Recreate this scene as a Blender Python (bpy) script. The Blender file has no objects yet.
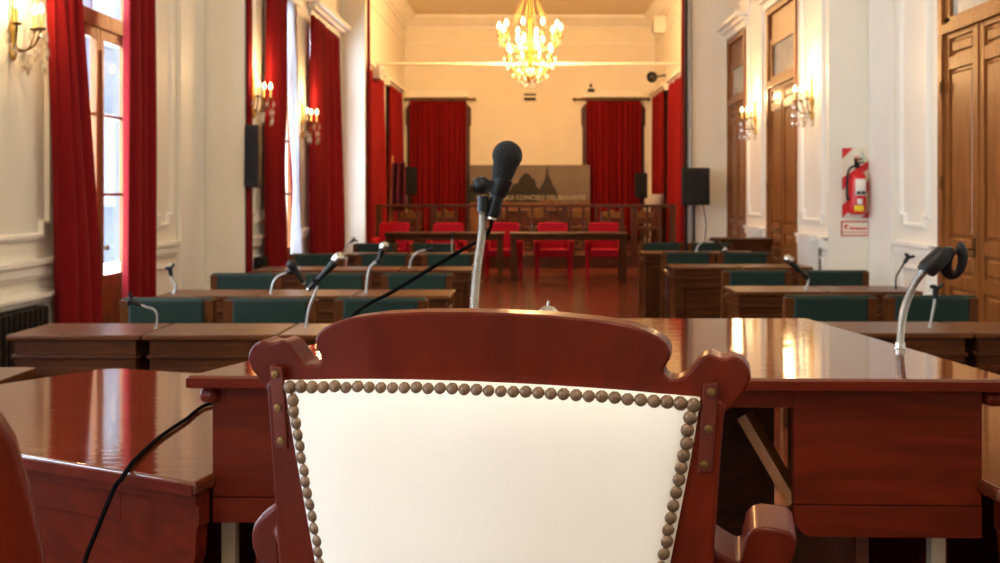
import bpy, bmesh, math, random
from mathutils import Vector, Matrix
random.seed(7)
PI = math.pi
C = bpy.context.scene.collection
sc = bpy.context.scene
CZ = 1.5
def P(x, y, d):            # place seen at (x, y) of the photograph, d metres down the hall
    return Vector(((x-530)/1000*d, d, CZ-(y-193)/1000*d))

# ------------------------------------------------------------------ materials
def new_mat(name):
    m = bpy.data.materials.new(name); m.use_nodes = True
    nt = m.node_tree; b = nt.nodes['Principled BSDF']
    return m, nt, b
def N(nt, t, **kw):
    n = nt.nodes.new(t)
    for k, v in kw.items():
        if k in n.inputs: n.inputs[k].default_value = v
        else: setattr(n, k, v)
    return n
def c4(c): return (c[0], c[1], c[2], 1)
def plain(name, col, rough=.5, metal=0, var=.12, scale=6, bump=0, bscale=40, coat=0, stretch=(1,1,1), sheen=0, spec=.35):
    m, nt, b = new_mat(name)
    tc = N(nt, 'ShaderNodeTexCoord'); mp = N(nt, 'ShaderNodeMapping'); mp.inputs['Scale'].default_value = stretch
    nt.links.new(tc.outputs['Object'], mp.inputs['Vector'])
    nz = N(nt, 'ShaderNodeTexNoise', Scale=scale, Detail=4.0)
    nt.links.new(mp.outputs[0], nz.inputs['Vector'])
    rp = N(nt, 'ShaderNodeValToRGB')
    rp.color_ramp.elements[0].position = .3; rp.color_ramp.elements[1].position = .7
    rp.color_ramp.elements[0].color = c4([v*(1-var) for v in col]); rp.color_ramp.elements[1].color = c4([min(1, v*(1+var)) for v in col])
    nt.links.new(nz.outputs['Fac'], rp.inputs[0]); nt.links.new(rp.outputs[0], b.inputs['Base Color'])
    b.inputs['Roughness'].default_value = rough; b.inputs['Metallic'].default_value = metal; b.inputs['Specular IOR Level'].default_value = spec
    b.inputs['Coat Weight'].default_value = coat; b.inputs['Coat Roughness'].default_value = .08
    if sheen:
        b.inputs['Sheen Weight'].default_value = sheen; b.inputs['Sheen Roughness'].default_value = .4
        b.inputs['Sheen Tint'].default_value = c4(col)
    if bump:
        n2 = N(nt, 'ShaderNodeTexNoise', Scale=bscale, Detail=3.0); nt.links.new(mp.outputs[0], n2.inputs['Vector'])
        bp = N(nt, 'ShaderNodeBump', Strength=bump, Distance=.01)
        nt.links.new(n2.outputs['Fac'], bp.inputs['Height']); nt.links.new(bp.outputs[0], b.inputs['Normal'])
    return m
def wood(name, dark, light, rough=.3, stretch=(2,2,14), scale=4, bump=.05, coat=0, bstretch=None, bscale=3, bdist=.004, spec=.22, cior=1.5, crough=.1):
    m, nt, b = new_mat(name)
    tc = N(nt, 'ShaderNodeTexCoord'); mp = N(nt, 'ShaderNodeMapping'); mp.inputs['Scale'].default_value = stretch
    nt.links.new(tc.outputs['Object'], mp.inputs['Vector'])
    nz = N(nt, 'ShaderNodeTexNoise', Scale=scale, Detail=6.0, Distortion=.6); nt.links.new(mp.outputs[0], nz.inputs['Vector'])
    rp = N(nt, 'ShaderNodeValToRGB'); rp.color_ramp.elements[0].position = .35; rp.color_ramp.elements[1].position = .68
    rp.color_ramp.elements[0].color = c4(dark); rp.color_ramp.elements[1].color = c4(light)
    nt.links.new(nz.outputs['Fac'], rp.inputs[0]); nt.links.new(rp.outputs[0], b.inputs['Base Color'])
    b.inputs['Roughness'].default_value = rough; b.inputs['Specular IOR Level'].default_value = spec
    b.inputs['Coat Weight'].default_value = coat; b.inputs['Coat Roughness'].default_value = crough; b.inputs['Coat IOR'].default_value = cior
    if bump:
        src = nz
        if bstretch:
            m2 = N(nt, 'ShaderNodeMapping'); m2.inputs['Scale'].default_value = bstretch
            nt.links.new(tc.outputs['Object'], m2.inputs['Vector'])
            src = N(nt, 'ShaderNodeTexNoise', Scale=bscale, Detail=3.0); nt.links.new(m2.outputs[0], src.inputs['Vector'])
        bp = N(nt, 'ShaderNodeBump', Strength=bump, Distance=bdist)
        nt.links.new(src.outputs['Fac'], bp.inputs['Height']); nt.links.new(bp.outputs[0], b.inputs['Normal'])
        if coat: nt.links.new(bp.outputs[0], b.inputs['Coat Normal'])
    return m
def emit(name, col, s):
    m, nt, b = new_mat(name)
    b.inputs['Base Color'].default_value = c4(col); b.inputs['Emission Color'].default_value = c4(col); b.inputs['Emission Strength'].default_value = s
    return m
def clear(name, tint, gl=.15, rough=.03):
    m, nt, b = new_mat(name); nt.nodes.remove(b)
    t = N(nt, 'ShaderNodeBsdfTransparent'); t.inputs[0].default_value = c4(tint)
    g = N(nt, 'ShaderNodeBsdfGlossy'); g.inputs['Roughness'].default_value = rough
    mx = N(nt, 'ShaderNodeMixShader'); fr = N(nt, 'ShaderNodeLayerWeight'); fr.inputs[0].default_value = .5
    pw = N(nt, 'ShaderNodeMath', operation='POWER'); pw.inputs[1].default_value = 5
    nt.links.new(fr.outputs['Facing'], pw.inputs[0])
    ad = N(nt, 'ShaderNodeMath', operation='ADD'); ad.inputs[1].default_value = gl; ad.use_clamp = True
    nt.links.new(pw.outputs[0], ad.inputs[0]); nt.links.new(ad.outputs[0], mx.inputs[0])
    nt.links.new(t.outputs[0], mx.inputs[1]); nt.links.new(g.outputs[0], mx.inputs[2])
    nt.links.new(mx.outputs[0], nt.nodes['Material Output'].inputs[0])
    return m
def cloth(name, col, trans=.0, var=.15):
    m, nt, b = new_mat(name)
    tc = N(nt, 'ShaderNodeTexCoord'); mp = N(nt, 'ShaderNodeMapping'); mp.inputs['Scale'].default_value = (14, 14, 1)
    nt.links.new(tc.outputs['Object'], mp.inputs['Vector'])
    nz = N(nt, 'ShaderNodeTexNoise', Scale=3.0); nt.links.new(mp.outputs[0], nz.inputs['Vector'])
    rp = N(nt, 'ShaderNodeValToRGB')
    rp.color_ramp.elements[0].color = c4([v*(1-var) for v in col]); rp.color_ramp.elements[1].color = c4([min(1, v*(1+var)) for v in col])
    nt.links.new(nz.outputs['Fac'], rp.inputs[0]); nt.links.new(rp.outputs[0], b.inputs['Base Color'])
    b.inputs['Roughness'].default_value = .85; b.inputs['Specular IOR Level'].default_value = .15
    b.inputs['Sheen Weight'].default_value = .25; b.inputs['Sheen Tint'].default_value = c4(col)
    if trans:
        t = N(nt, 'ShaderNodeBsdfTranslucent'); nt.links.new(rp.outputs[0], t.inputs[0])
        mx = N(nt, 'ShaderNodeMixShader'); mx.inputs[0].default_value = trans
        nt.links.new(b.outputs[0], mx.inputs[1]); nt.links.new(t.outputs[0], mx.inputs[2])
        nt.links.new(mx.outputs[0], nt.nodes['Material Output'].inputs[0])
    return m
def parquet(name):
    m, nt, b = new_mat(name)
    tc = N(nt, 'ShaderNodeTexCoord'); mp = N(nt, 'ShaderNodeMapping'); mp.inputs['Rotation'].default_value = (0, 0, 0)
    nt.links.new(tc.outputs['Object'], mp.inputs['Vector'])
    br = N(nt, 'ShaderNodeTexBrick'); br.inputs['Scale'].default_value = 1
    br.inputs['Brick Width'].default_value = .5; br.inputs['Row Height'].default_value = .12; br.inputs['Mortar Size'].default_value = .003
    br.inputs['Color1'].default_value = (.17, .034, .013, 1); br.inputs['Color2'].default_value = (.10, .02, .009, 1); br.inputs['Mortar'].default_value = (.03, .01, .006, 1)
    nt.links.new(mp.outputs[0], br.inputs['Vector'])
    nt.links.new(br.outputs['Color'], b.inputs['Base Color'])
    nz = N(nt, 'ShaderNodeTexNoise', Scale=5.0, Detail=3.0); nt.links.new(tc.outputs['Object'], nz.inputs['Vector'])
    mr = N(nt, 'ShaderNodeMapRange'); mr.inputs['To Min'].default_value = .12; mr.inputs['To Max'].default_value = .24; b.inputs['Specular IOR Level'].default_value = .22
    nt.links.new(nz.outputs['Fac'], mr.inputs[0]); nt.links.new(mr.outputs[0], b.inputs['Roughness'])
    return m
M = dict(
    shutter=plain('shutter_paint', (.065, .068, .078), .6, var=.05),
    wall=plain('cream_paint', (.83, .79, .68), .55, var=.03, scale=1.5, bump=.05, bscale=12),
    ceil=plain('ceiling_paint', (.78, .68, .50), .7, var=.03),
    trim=plain('white_gloss_paint', (.86, .83, .75), .4, var=.03, scale=2),
    floor=parquet('parquet'),
    mah=wood('mahogany', (.068, .006, .0016), (.11, .0105, .0024), .38, (2, 14, 14), 2, .03, .04, spec=.12),
    mahtop=wood('varnished_mahogany', (.075, .015, .006), (.12, .024, .009), .25, (2, 14, 14), 2, .3, 1.0, (3, 24, 1), 1.6, .0017, 0.0, 1.7, .06),
    chair=wood('chair_mahogany', (.07, .0058, .0016), (.105, .0095, .0022), .34, (6, 6, 2), 3, .03, .08, spec=.12),
    desk=wood('walnut', (.036, .0095, .0025), (.078, .022, .005), .38, (2, 14, 14), 2, .03, .0, spec=.1),
    desktop=wood('walnut_top', (.06, .018, .005), (.11, .034, .009), .3, (2, 14, 14), 2, .03, .05, spec=.12),
    oak=wood('oak', (.18, .058, .013), (.29, .105, .025), .35, (12, 12, 1.2), 2, .03, .08),
    darkwood=wood('dark_wood', (.045, .012, .006), (.1, .028, .012), .35, (4, 4, 14), 2, .03, .2),
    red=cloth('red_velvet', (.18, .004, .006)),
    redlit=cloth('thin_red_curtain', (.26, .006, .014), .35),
    sheer=cloth('white_voile', (.82, .84, .88), .55, .04),
    redchair=cloth('red_upholstery', (.40, .006, .018)),
    green=plain('green_leather', (.011, .022, .0165), .45, spec=.12, var=.15, scale=8, bump=.15, bscale=120),
    white=plain('white_leather', (.86, .83, .76), .45, var=.02, scale=7, bump=.04, bscale=60),
    nail=plain('aged_brass', (.17, .105, .062), .42, .45, var=.2, scale=60),
    brass=plain('brass', (.6, .38, .1), .3, .9, var=.1),
    bronze=plain('bronze', (.16, .09, .03), .4, .8, var=.1),
    plate=plain('painted_plate', (.10, .016, .008), .35, .3, var=.2, scale=60),
    steel=plain('steel', (.42, .4, .37), .25, 1, var=.05),
    chrome=plain('chrome', (.5, .49, .47), .22, 1, var=.03),
    white_metal=plain('pale_metal', (.34, .325, .3), .3, .3, var=.03),
    black=plain('black_plastic', (.005, .005, .006), .4, spec=.25, var=.2, scale=30),
    foam=plain('black_foam', (.005, .005, .005), .85, var=.4, scale=90, bump=.6, bscale=180),
    cable=plain('black_rubber', (.005, .005, .006), .5, spec=0.0, var=.1),
    iron=plain('dark_iron', (.006, .006, .007), .5, .1, spec=.25, var=.2),
    rad=plain('radiator_white', (.72, .71, .68), .4, var=.03),
    bulb=emit('lamp_bulb', (1, .72, .36), 22),
    candle=plain('candle_sleeve', (.75, .55, .2), .5, var=.05),
    glass=clear('window_glass', (.93, .96, 1), .03),
    tglass=plain('frosted_glass', (.45, .44, .38), .12, var=.15, scale=3),
    crystal=clear('crystal', (.97, .93, .85), .28, .1),
    pale=plain('bare_pine', (.36, .28, .2), .55, var=.1, scale=10),
    grey=plain('grey_plastic', (.35, .34, .33), .5, var=.05),
    extred=plain('red_enamel', (.6, .012, .015), .25, var=.04),
    signred=plain('sign_red', (.62, .03, .03), .5, var=.03),
    signcream=plain('sign_cream', (.80, .73, .58), .5, var=.03),
    paper=plain('paper', (.82, .8, .74), .6, var=.04),
    yellow=plain('yellow_tag', (.85, .6, .03), .5, var=.03),
    photosky=plain('print_sky', (.17, .14, .12), .6, var=.12, scale=1.5),
    phototree=plain('print_trees', (.016, .015, .011), .6, var=.35, scale=9),
    photodome=plain('print_dome', (.026, .022, .02), .6, var=.2, scale=6),
    photoroof=plain('print_roof', (.20, .085, .03), .6, var=.3, scale=6),
    letter=plain('print_letters', (.42, .38, .32), .6, var=.05),
    purple=cloth('purple_flag', (.075, .012, .03)),
    gilt=plain('gilding', (.16, .075, .018), .45, .5, var=.2, scale=20),
    palegreen=plain('pale_green', (.55, .62, .48), .5, var=.05),
)

# ------------------------------------------------------------------ mesh builder
class MB:
    def __init__(s, M=None): s.v = []; s.f = []; s.M = M
    def add(s, vs, fs):
        o = len(s.v)
        for p in vs:
            p = Vector(p)
            s.v.append(s.M @ p if s.M else p)
        s.f += [[i+o for i in f] for f in fs]
        return s
    def box(s, x0, x1, y0, y1, z0, z1):
        return s.add([(x0,y0,z0),(x1,y0,z0),(x1,y1,z0),(x0,y1,z0),(x0,y0,z1),(x1,y0,z1),(x1,y1,z1),(x0,y1,z1)],
              [(3,2,1,0),(4,5,6,7),(0,1,5,4),(1,2,6,5),(2,3,7,6),(3,0,4,7)])
    def bar(s, a, b, w, h, up=(0,0,1)):
        a = Vector(a); b = Vector(b); d = (b-a).normalized(); up = Vector(up)
        if abs(d.dot(up)) > .95: up = Vector((0,1,0))
        sx = d.cross(up).normalized()*w/2; sz = sx.cross(d).normalized()*h/2
        vs = [a-sx-sz, a+sx-sz, a+sx+sz, a-sx+sz, b-sx-sz, b+sx-sz, b+sx+sz, b-sx+sz]
        return s.add(vs, [(3,2,1,0),(4,5,6,7),(0,1,5,4),(1,2,6,5),(2,3,7,6),(3,0,4,7)])
    def tube(s, pts, r, n=10, sub=0, flat=1.0, up=(0,0,1)):
        pts = [Vector(p) for p in pts]
        rs = list(r) if hasattr(r, '__len__') else [r]*len(pts)
        if sub:
            q = []; qr = []
            for i in range(len(pts)-1):
                p0 = pts[max(i-1,0)]; p1 = pts[i]; p2 = pts[i+1]; p3 = pts[min(i+2,len(pts)-1)]
                for k in range(sub):
                    t = k/sub
                    q.append(.5*((2*p1)+(p2-p0)*t+(2*p0-5*p1+4*p2-p3)*t*t+(3*p1-p0-3*p2+p3)*t**3)); qr.append(rs[i]*(1-t)+rs[i+1]*t)
            q.append(pts[-1]); qr.append(rs[-1]); pts, rs = q, qr
        vs = []; fs = []; prev = None
        for i, p in enumerate(pts):
            d = (pts[min(i+1,len(pts)-1)]-pts[max(i-1,0)]).normalized()
            if prev is None:
                u = Vector(up)
                if abs(d.dot(u)) > .9: u = Vector((1,0,0))
                a = d.cross(u).normalized()
            else:
                a = (prev-d*prev.dot(d)).normalized()
            prev = a; b = a.cross(d)
            for k in range(n):
                t = 2*PI*k/n
                vs.append(p+(a*math.cos(t)+b*math.sin(t)*flat)*rs[i])
        for i in range(len(pts)-1):
            for k in range(n):
                fs.append((i*n+k, i*n+(k+1)%n, (i+1)*n+(k+1)%n, (i+1)*n+k))
        fs.append(tuple(range(n))[::-1]); fs.append(tuple((len(pts)-1)*n+k for k in range(n)))
        return s.add(vs, fs)
    def lathe(s, prof, o=(0,0,0), n=14, ax=None):
        o = Vector(o); R = Matrix.Identity(3)
        if ax is not None: R = Vector((0,0,1)).rotation_difference(Vector(ax).normalized()).to_matrix()
        vs = []; fs = []
        for (r, z) in prof:
            for k in range(n):
                t = 2*PI*k/n
                vs.append(o+R@Vector((max(r,1e-4)*math.cos(t), max(r,1e-4)*math.sin(t), z)))
        for i in range(len(prof)-1):
            for k in range(n):
                fs.append((i*n+k, i*n+(k+1)%n, (i+1)*n+(k+1)%n, (i+1)*n+k))
        fs.append(tuple(range(n))[::-1]); fs.append(tuple((len(prof)-1)*n+k for k in range(n)))
        return s.add(vs, fs)
    def ball(s, o, r, n=10, sq=1.0):
        return s.lathe([(r*math.sin(PI*i/8), -r*sq*math.cos(PI*i/8)) for i in range(9)], o, n)
    def prism(s, poly, fn0, fn1):           # poly: 2-D outline; fn0/fn1 map (a,b) to the two faces
        n = len(poly)
        vs = [fn0(*p) for p in poly]+[fn1(*p) for p in poly]
        fs = [tuple(range(n)), tuple(range(2*n-1, n-1, -1))]
        for i in range(n):
            j = (i+1) % n
            fs.append((j, i, n+i, n+j))
        return s.add(vs, fs)
    def slab(s, poly, z0, z1):
        return s.prism(poly, lambda a, b: (a, b, z1), lambda a, b: (a, b, z0))
    def build(s, name, mat, parent=None, bev=0, smooth=True, seg=2, angle=35, loc=None, kind=None):
        if loc is None and parent is None:
            xs = [v.x for v in s.v]; ys = [v.y for v in s.v]; zs = [v.z for v in s.v]
            loc = Vector(((min(xs)+max(xs))/2, (min(ys)+max(ys))/2, min(zs)))
        loc = Vector(loc or (0,0,0))
        me = bpy.data.meshes.new(name)
        me.from_pydata([v-loc for v in s.v], [], s.f)
        bm = bmesh.new(); bm.from_mesh(me)
        bmesh.ops.recalc_face_normals(bm, faces=bm.faces)
        if bev:
            es = [e for e in bm.edges if len(e.link_faces) == 2 and e.calc_face_angle(0) > math.radians(30)]
            bmesh.ops.bevel(bm, geom=es, offset=bev, segments=seg, profile=.5, affect='EDGES', clamp_overlap=True)
        bm.to_mesh(me); bm.free()
        if smooth:
            me.shade_smooth(); me.set_sharp_from_angle(angle=math.radians(angle))
        me.materials.append(mat if not isinstance(mat, str) else M[mat])
        o = bpy.data.objects.new(name, me); C.objects.link(o); o.location = loc
        if bev and smooth:
            wn = o.modifiers.new('normals', 'WEIGHTED_NORMAL'); wn.keep_sharp = True; wn.weight = 80
        if parent: o.parent = parent
        if kind: o['kind'] = kind
        return o
def tag(o, label, cat, group=None):
    o['label'] = label; o['category'] = cat
    if group: o['group'] = group
    return o
def thing(name, label, cat, loc=(0,0,0), rz=0, group=None):
    o = bpy.data.objects.new(name, None); C.objects.link(o)
    o.location = loc; o.rotation_euler = (0,0,rz); o.empty_display_size = .1
    return tag(o, label, cat, group)
def dup(root, loc, rz, label, group=None):
    r = root.copy(); C.objects.link(r); r.location = loc; r.rotation_euler = (0,0,rz); r['label'] = label
    if group: r['group'] = group
    for ch in list(root.children):
        c = ch.copy(); C.objects.link(c); c.parent = r
        for g in ch.children:
            d = g.copy(); C.objects.link(d); d.parent = c
    return r
def struct(mb, name, mat, parent=None, **k):
    o = mb.build(name, mat, parent, **k)
    if not parent: o['kind'] = 'structure'
    return o

# ------------------------------------------------------------------ the room
H = 6.3
DJ = 11.55                     # where the hall steps in
XL, XR = -3.3, 3.45            # middle hall walls
NL, NR = -3.8, 3.95            # near hall walls
DP0, DP1 = 17.5, 17.6          # piers before the stage
XE = 3.4; DF = 27.2            # stage end
DB = -4.0
OT = 4.08                      # top of window and door openings
FZ = .25                       # dais
near_win = [(8.4, 9.85), (5.0, 6.65), (1.9, 3.55), (-1.9, -.25)]
mid_win = [(12.7, 14.2), (15.0, 17.12)]  # last opening widened out of view so daylight reaches the pier
near_door = [(8.0, 9.63)]
mid_door = [(12.9, 14.5), (15.97, 17.4)]

struct(MB().box(-4.8, 4.8, DB, DF+.3, -.1, 0), 'floor', 'floor', loc=(0,0,0))
struct(MB().box(-4.8, 4.8, DB, DF+.3, H, H+.1), 'ceiling', 'ceil')
struct(MB().box(NL, NR, DB, 3.75, 0, FZ), 'trim_1', 'darkwood')
struct(MB().box(-XE, XE, 20.0, DF, 0, .25), 'trim_2', 'darkwood')

def wall_run(mb, xa, xb, d0, d1, opens, top=OT):
    cur = d0
    for a, b in sorted(opens):
        mb.box(xa, xb, cur, a, 0, H); mb.box(xa, xb, a, b, top, H); cur = b
    mb.box(xa, xb, cur, d1, 0, H)
w = MB()
wall_run(w, NL-.2, NL, DB, DJ, near_win)
w.box(NL-.4, XL, DJ, DJ+.02, 0, H)
wall_run(w, XL-.4, XL, DJ+.02, DP0, mid_win)
w.box(XL-.4, -2.89, DP0, DP1, 0, H)
w.box(-XE-.3, -XE, DP1, DF, 0, H)
struct(w, 'wall_left', 'wall', smooth=False)
w = MB()
wall_run(w, NR, NR+.4, DB, DJ, near_door)
w.box(XR, NR+.4, DJ, DJ+.02, 0, H)
wall_run(w, XR, XR+.4, DJ+.02, DP0, mid_door, 4.13)
w.box(2.74, XR+.4, DP0, DP1, 0, H)
w.box(XE, XE+.3, DP1, DF, 0, H)
struct(w, 'wall_right', 'wall', smooth=False)
struct(MB().box(-XE-.3, XE+.3, DF, DF+.2, 0, H), 'wall_far', 'wall', smooth=False)
struct(MB().box(NL-.4, NR+.4, DB-.2, DB, 0, H), 'wall_back', 'wall', smooth=False)
# dark sheets standing in for the unlit rooms behind the closed doors
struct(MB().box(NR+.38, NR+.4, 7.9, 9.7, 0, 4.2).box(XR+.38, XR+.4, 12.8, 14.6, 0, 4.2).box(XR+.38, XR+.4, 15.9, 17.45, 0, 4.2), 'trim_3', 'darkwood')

# cornices (profile: out from the wall, up)
CP = [(0,-.34),(.05,-.34),(.06,-.27),(.12,-.25),(.2,-.15),(.3,-.08),(.32,0),(0,0)]
def cornice(name, axis, pos, sgn, a, b):
    mb = MB()
    if axis == 'x': mb.prism(CP, lambda o, u: (pos+sgn*o, a, H+u), lambda o, u: (pos+sgn*o, b, H+u))
    else: mb.prism(CP, lambda o, u: (a, pos+sgn*o, H+u), lambda o, u: (b, pos+sgn*o, H+u))
    struct(mb, name, 'trim', angle=20)
cornice('trim_4', 'x', -XE, 1, DP1, DF); cornice('trim_5', 'x', XE, -1, DP1, DF); cornice('trim_6', 'y', DF, -1, -XE, XE)
struct(MB().box(-XE, XE, DF-.03, DF, 5.52, 5.58).box(-XE, -XE+.03, DP1, DF, 5.52, 5.58).box(XE-.03, XE, DP1, DF, 5.52, 5.58), 'trim_7', 'trim')
# wall mouldings: chair rails, baseboards, panel frames
def rail_boxes(mb, x, s, a, b, z0, z1, o): mb.box(min(x, x+s*o), max(x, x+s*o), a, b, z0, z1)
def frame(mb, x, s, a, b, z0, z1, t=.055, o=.022, notch=.1):
    def loop(k, h):
        A, B, Z0, Z1 = a+k, b-k, z0+k, z1-k; n = notch
        if not n: pts = [(A, Z0), (B, Z0), (B, Z1), (A, Z1)]
        else: pts = [(A+n, Z0), (B-n, Z0), (B-n, Z0+n), (B, Z0+n), (B, Z1-n), (B-n, Z1-n), (B-n, Z1), (A+n, Z1), (A+n, Z1-n), (A, Z1-n), (A, Z0+n), (A+n, Z0+n)]
        return [(x+s*h, u, z) for u, z in pts]
    L = [loop(0, 0), loop(.004, o), loop(t*.3, o), loop(t*.4, o*1.6), loop(t*.75, o*1.5), loop(t, 0)]
    n = len(L[0]); fs = []
    for i in range(len(L)-1):
        for q in range(n): fs.append((i*n+q, i*n+(q+1) % n, (i+1)*n+(q+1) % n, (i+1)*n+q))
    mb.add([p for l in L for p in l], fs)
mbr = MB(); mbb = MB(); mbf = MB()
for (x, s, spans) in ((NL, 1, [(DB, -2), (-.2, 1.8), (3.6, 4.9), (6.75, 8.0), (9.95, 10.7)]), (NR, -1, [(DB, 7.85), (9.75, 10.75)]), (XL, 1, [(11.75, 12.6), (14.28, 14.9)]), (XR, -1, [(11.57, 12.78), (14.62, 15.85)])):
    for a, b in spans:
        rail_boxes(mbr, x, s, a, b, .87, .98, .05); rail_boxes(mbr, x, s, a, b, .95, .99, .075); rail_boxes(mbr, x, s, a, b, .84, .87, .03)
        rail_boxes(mbb, x, s, a, b, 0, .22, .03)
        if b-a > .7:
            frame(mbf, x, s, a+.12, b-.12, 1.14, 4.6)
            frame(mbf, x, s, a+.12, b-.12, .3, .76, notch=0.0)
struct(mbr, 'trim_9', 'trim', bev=.006); struct(mbb, 'trim_10', 'trim'); struct(mbf, 'trim_11', 'trim', smooth=False)
# flat pilaster strips beside the corners
struct(MB().box(NL, NL+.05, 10.75, 11.53, 0, H).box(NR-.05, NR, 10.8, 11.53, 0, H), 'trim_12', 'trim', bev=.01)
# ledges above the left radiators
struct(MB().box(NL, NL+.1, 6.85, 8.0, .70, .73).box(NL, NL+.06, 6.85, 8.0, .66, .70), 'trim_13', 'trim', bev=.006)

# door and window heads
def head(name, x, s, a, b, z):
    mb = MB()
    rail_boxes(mb, x, s, a-.1, b+.1, z+.02, z+.12, .05); rail_boxes(mb, x, s, a-.16, b+.16, z+.12, z+.18, .12); rail_boxes(mb, x, s, a-.22, b+.22, z+.18, z+.25, .2)
    struct(mb, name, 'trim', bev=.008)
k = 14
for (x, s, lst) in ((XL, 1, mid_win), (XR, -1, mid_door), (NL, 1, near_win[:1])):
    for a, b in lst: head('trim_%d' % k, x, s, a, b, 4.13); k += 1
# stage window heads and pelmet shelves
for a, b in ((20.2, 22.5), (23.2, 25.7)):
    for x, s in ((-XE, 1), (XE, -1)):
        a2, b2 = (a, b) if s == 1 else (a+1.2, b+1.2)
        mb = MB(); rail_boxes(mb, x, s, a2-.05, b2+.05, 4.1, 4.18, .2); rail_boxes(mb, x, s, a2, b2, 4.02, 4.1, .13); struct(mb, 'trim_%d' % k, 'trim', bev=.01); k += 1
for a, b in ((-3.35, -1.65), (1.4, 3.1)):
    struct(MB().box(a, b, DF-.22, DF, 4.08, 4.16).box(a+.05, b-.05, DF-.14, DF, 4.16, 4.25), 'trim_%d' % k, 'trim', bev=.015); k += 1

# windows: tall wooden french windows
def window(n, x, a, b, seg=True):
    X = x-(.15 if x < -3.5 else .08)
    t = bpy.data.objects.new('window_%d' % n, None); C.objects.link(t); t.location = (X, a, 0); t['kind'] = 'structure'
    L = b-a; mid = L/2
    f = MB()
    f.box(-.05, .05, 0, .09, 0, OT).box(-.05, .05, L-.09, L, 0, OT).box(-.05, .05, 0, L, OT-.09, OT).box(-.055, .055, .0, L, 3.0, 3.14)
    f.build('window_frame', 'oak', t, bev=.006)
    for (u, v) in ((.09, mid-.005), (mid+.005, L-.09)):
        c = MB()
        c.box(-.03, .03, u, u+.075, .02, 3.0).box(-.03, .03, v-.075, v, .02, 3.0).box(-.028, .028, u+.075, v-.075, 2.9, 3.0).box(-.028, .028, u+.075, v-.075, .62, .74).box(-.028, .028, u+.075, v-.075, .02, .14)
        c.box(-.015, .015, u+.075, v-.075, .14, .62)
        c.box(-.018, .018, u+.075, v-.075, 1.47, 1.5).box(-.018, .018, u+.075, v-.075, 2.2, 2.23)
        ca = c.build('casement', 'oak', t, bev=.004)
        MB().box(-.003, .003, u+.06, v-.06, .72, 2.92).build('pane', 'glass', ca)
    MB().box(-.003, .003, .08, L-.08, 3.1, OT-.07).build('pane', 'glass', t)
    h = MB().tube([(.03, mid, 1.0), (.075, mid, 1.0)], .01).ball((.09, mid, 1.0), .024).box(.028, .04, mid-.02, mid+.02, .9, 1.08).tube([(.04, mid, .3), (.04, mid, 2.8)], .007, 8)
    h.build('handle', 'bronze', t)
    return t
allw = [(NL, w_) for w_ in near_win]+[(XL, w_) for w_ in mid_win]
for i, (x, (a, b)) in enumerate(allw):
    window(i+1, x, a, b)
    L = bpy.data.lights.new('sky_portal', 'AREA'); L.shape = 'RECTANGLE'; L.size = OT-.1; L.size_y = b-a-.1
    L.cycles.is_portal = True
    o = bpy.data.objects.new('sky_portal', L); C.objects.link(o); o.location = (x-.5, (a+b)/2, OT/2); o.rotation_euler = (0, -PI/2, 0)

# doors on the right
def door(n, x, a, b, top, near=False):
    t = bpy.data.objects.new('door_%d' % n, None); C.objects.link(t); t.location = (x, a, 0); t['kind'] = 'structure'
    L = b-a; mid = L/2; y0 = .06
    f = MB().box(-.03, .3, 0, .1, 0, top).box(-.03, .3, L-.1, L, 0, top).box(-.03, .3, .1, L-.1, top-.08, top).box(-.035, .12, .1, L-.1, 3.0, 3.1)
    f.build('door_frame', 'oak', t, bev=.008)
    f = MB().box(.02, .08, .1, L-.1, 3.66, top-.08).box(-.0, .06, .1, .22, 3.1, 3.66).box(-.0, .06, L-.22, L-.1, 3.1, 3.66).box(.0, .06, .1, L-.1, 3.6, 3.7).box(0, .06, .1, L-.1, 3.1, 3.16)
    tr = f.build('transom', 'oak', t, bev=.006)
    MB().box(.035, .045, .2, L-.2, 3.14, 3.62).build('pane', 'tglass', tr)
    for (u, v) in ((.1, mid-.012), (mid+.012, L-.1)):
        m = MB().box(.03, .07, u, v, .02, 3.0)
        m.box(.0, .05, u, u+.1, .02, 3.0).box(.0, .05, v-.1, v, .02, 3.0)
        for z0, z1 in ((.02, .2), (.62, .74), (.95, 1.07), (2.66, 2.78), (2.95, 3.0)): m.box(.003, .05, u+.1, v-.1, z0, z1)
        lf = m.build('leaf', 'oak', t, bev=.005)
        for z0, z1 in ((.2, .62), (.74, .95), (1.07, 2.66), (2.78, 2.95)):
            MB().box(.012, .05, u+.13, v-.13, z0+.03, z1-.03).build('panel', 'oak', lf, bev=.018, seg=1)
    MB().box(-.012, .05, mid-.02, mid+.02, .02, 3.0).build('astragal', 'oak', t, bev=.006)
    h = MB().tube([(0, mid+.07, 1.0), (-.06, mid+.07, 1.0), (-.06, mid+.18, 1.0)], .011).box(-.012, 0, mid+.045, mid+.1, .93, 1.1)
    h.build('handle', 'bronze', t)
    for z in (.5, 1.6, 2.5): MB().tube([(-.035, L-.1, z-.06), (-.035, L-.1, z+.06)], .014, 8).build('hinge', 'bronze', t)
door(1, NR, *near_door[0], OT); door(2, XR, *mid_door[0], 4.13); door(3, XR, *mid_door[1], 4.13)

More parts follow.
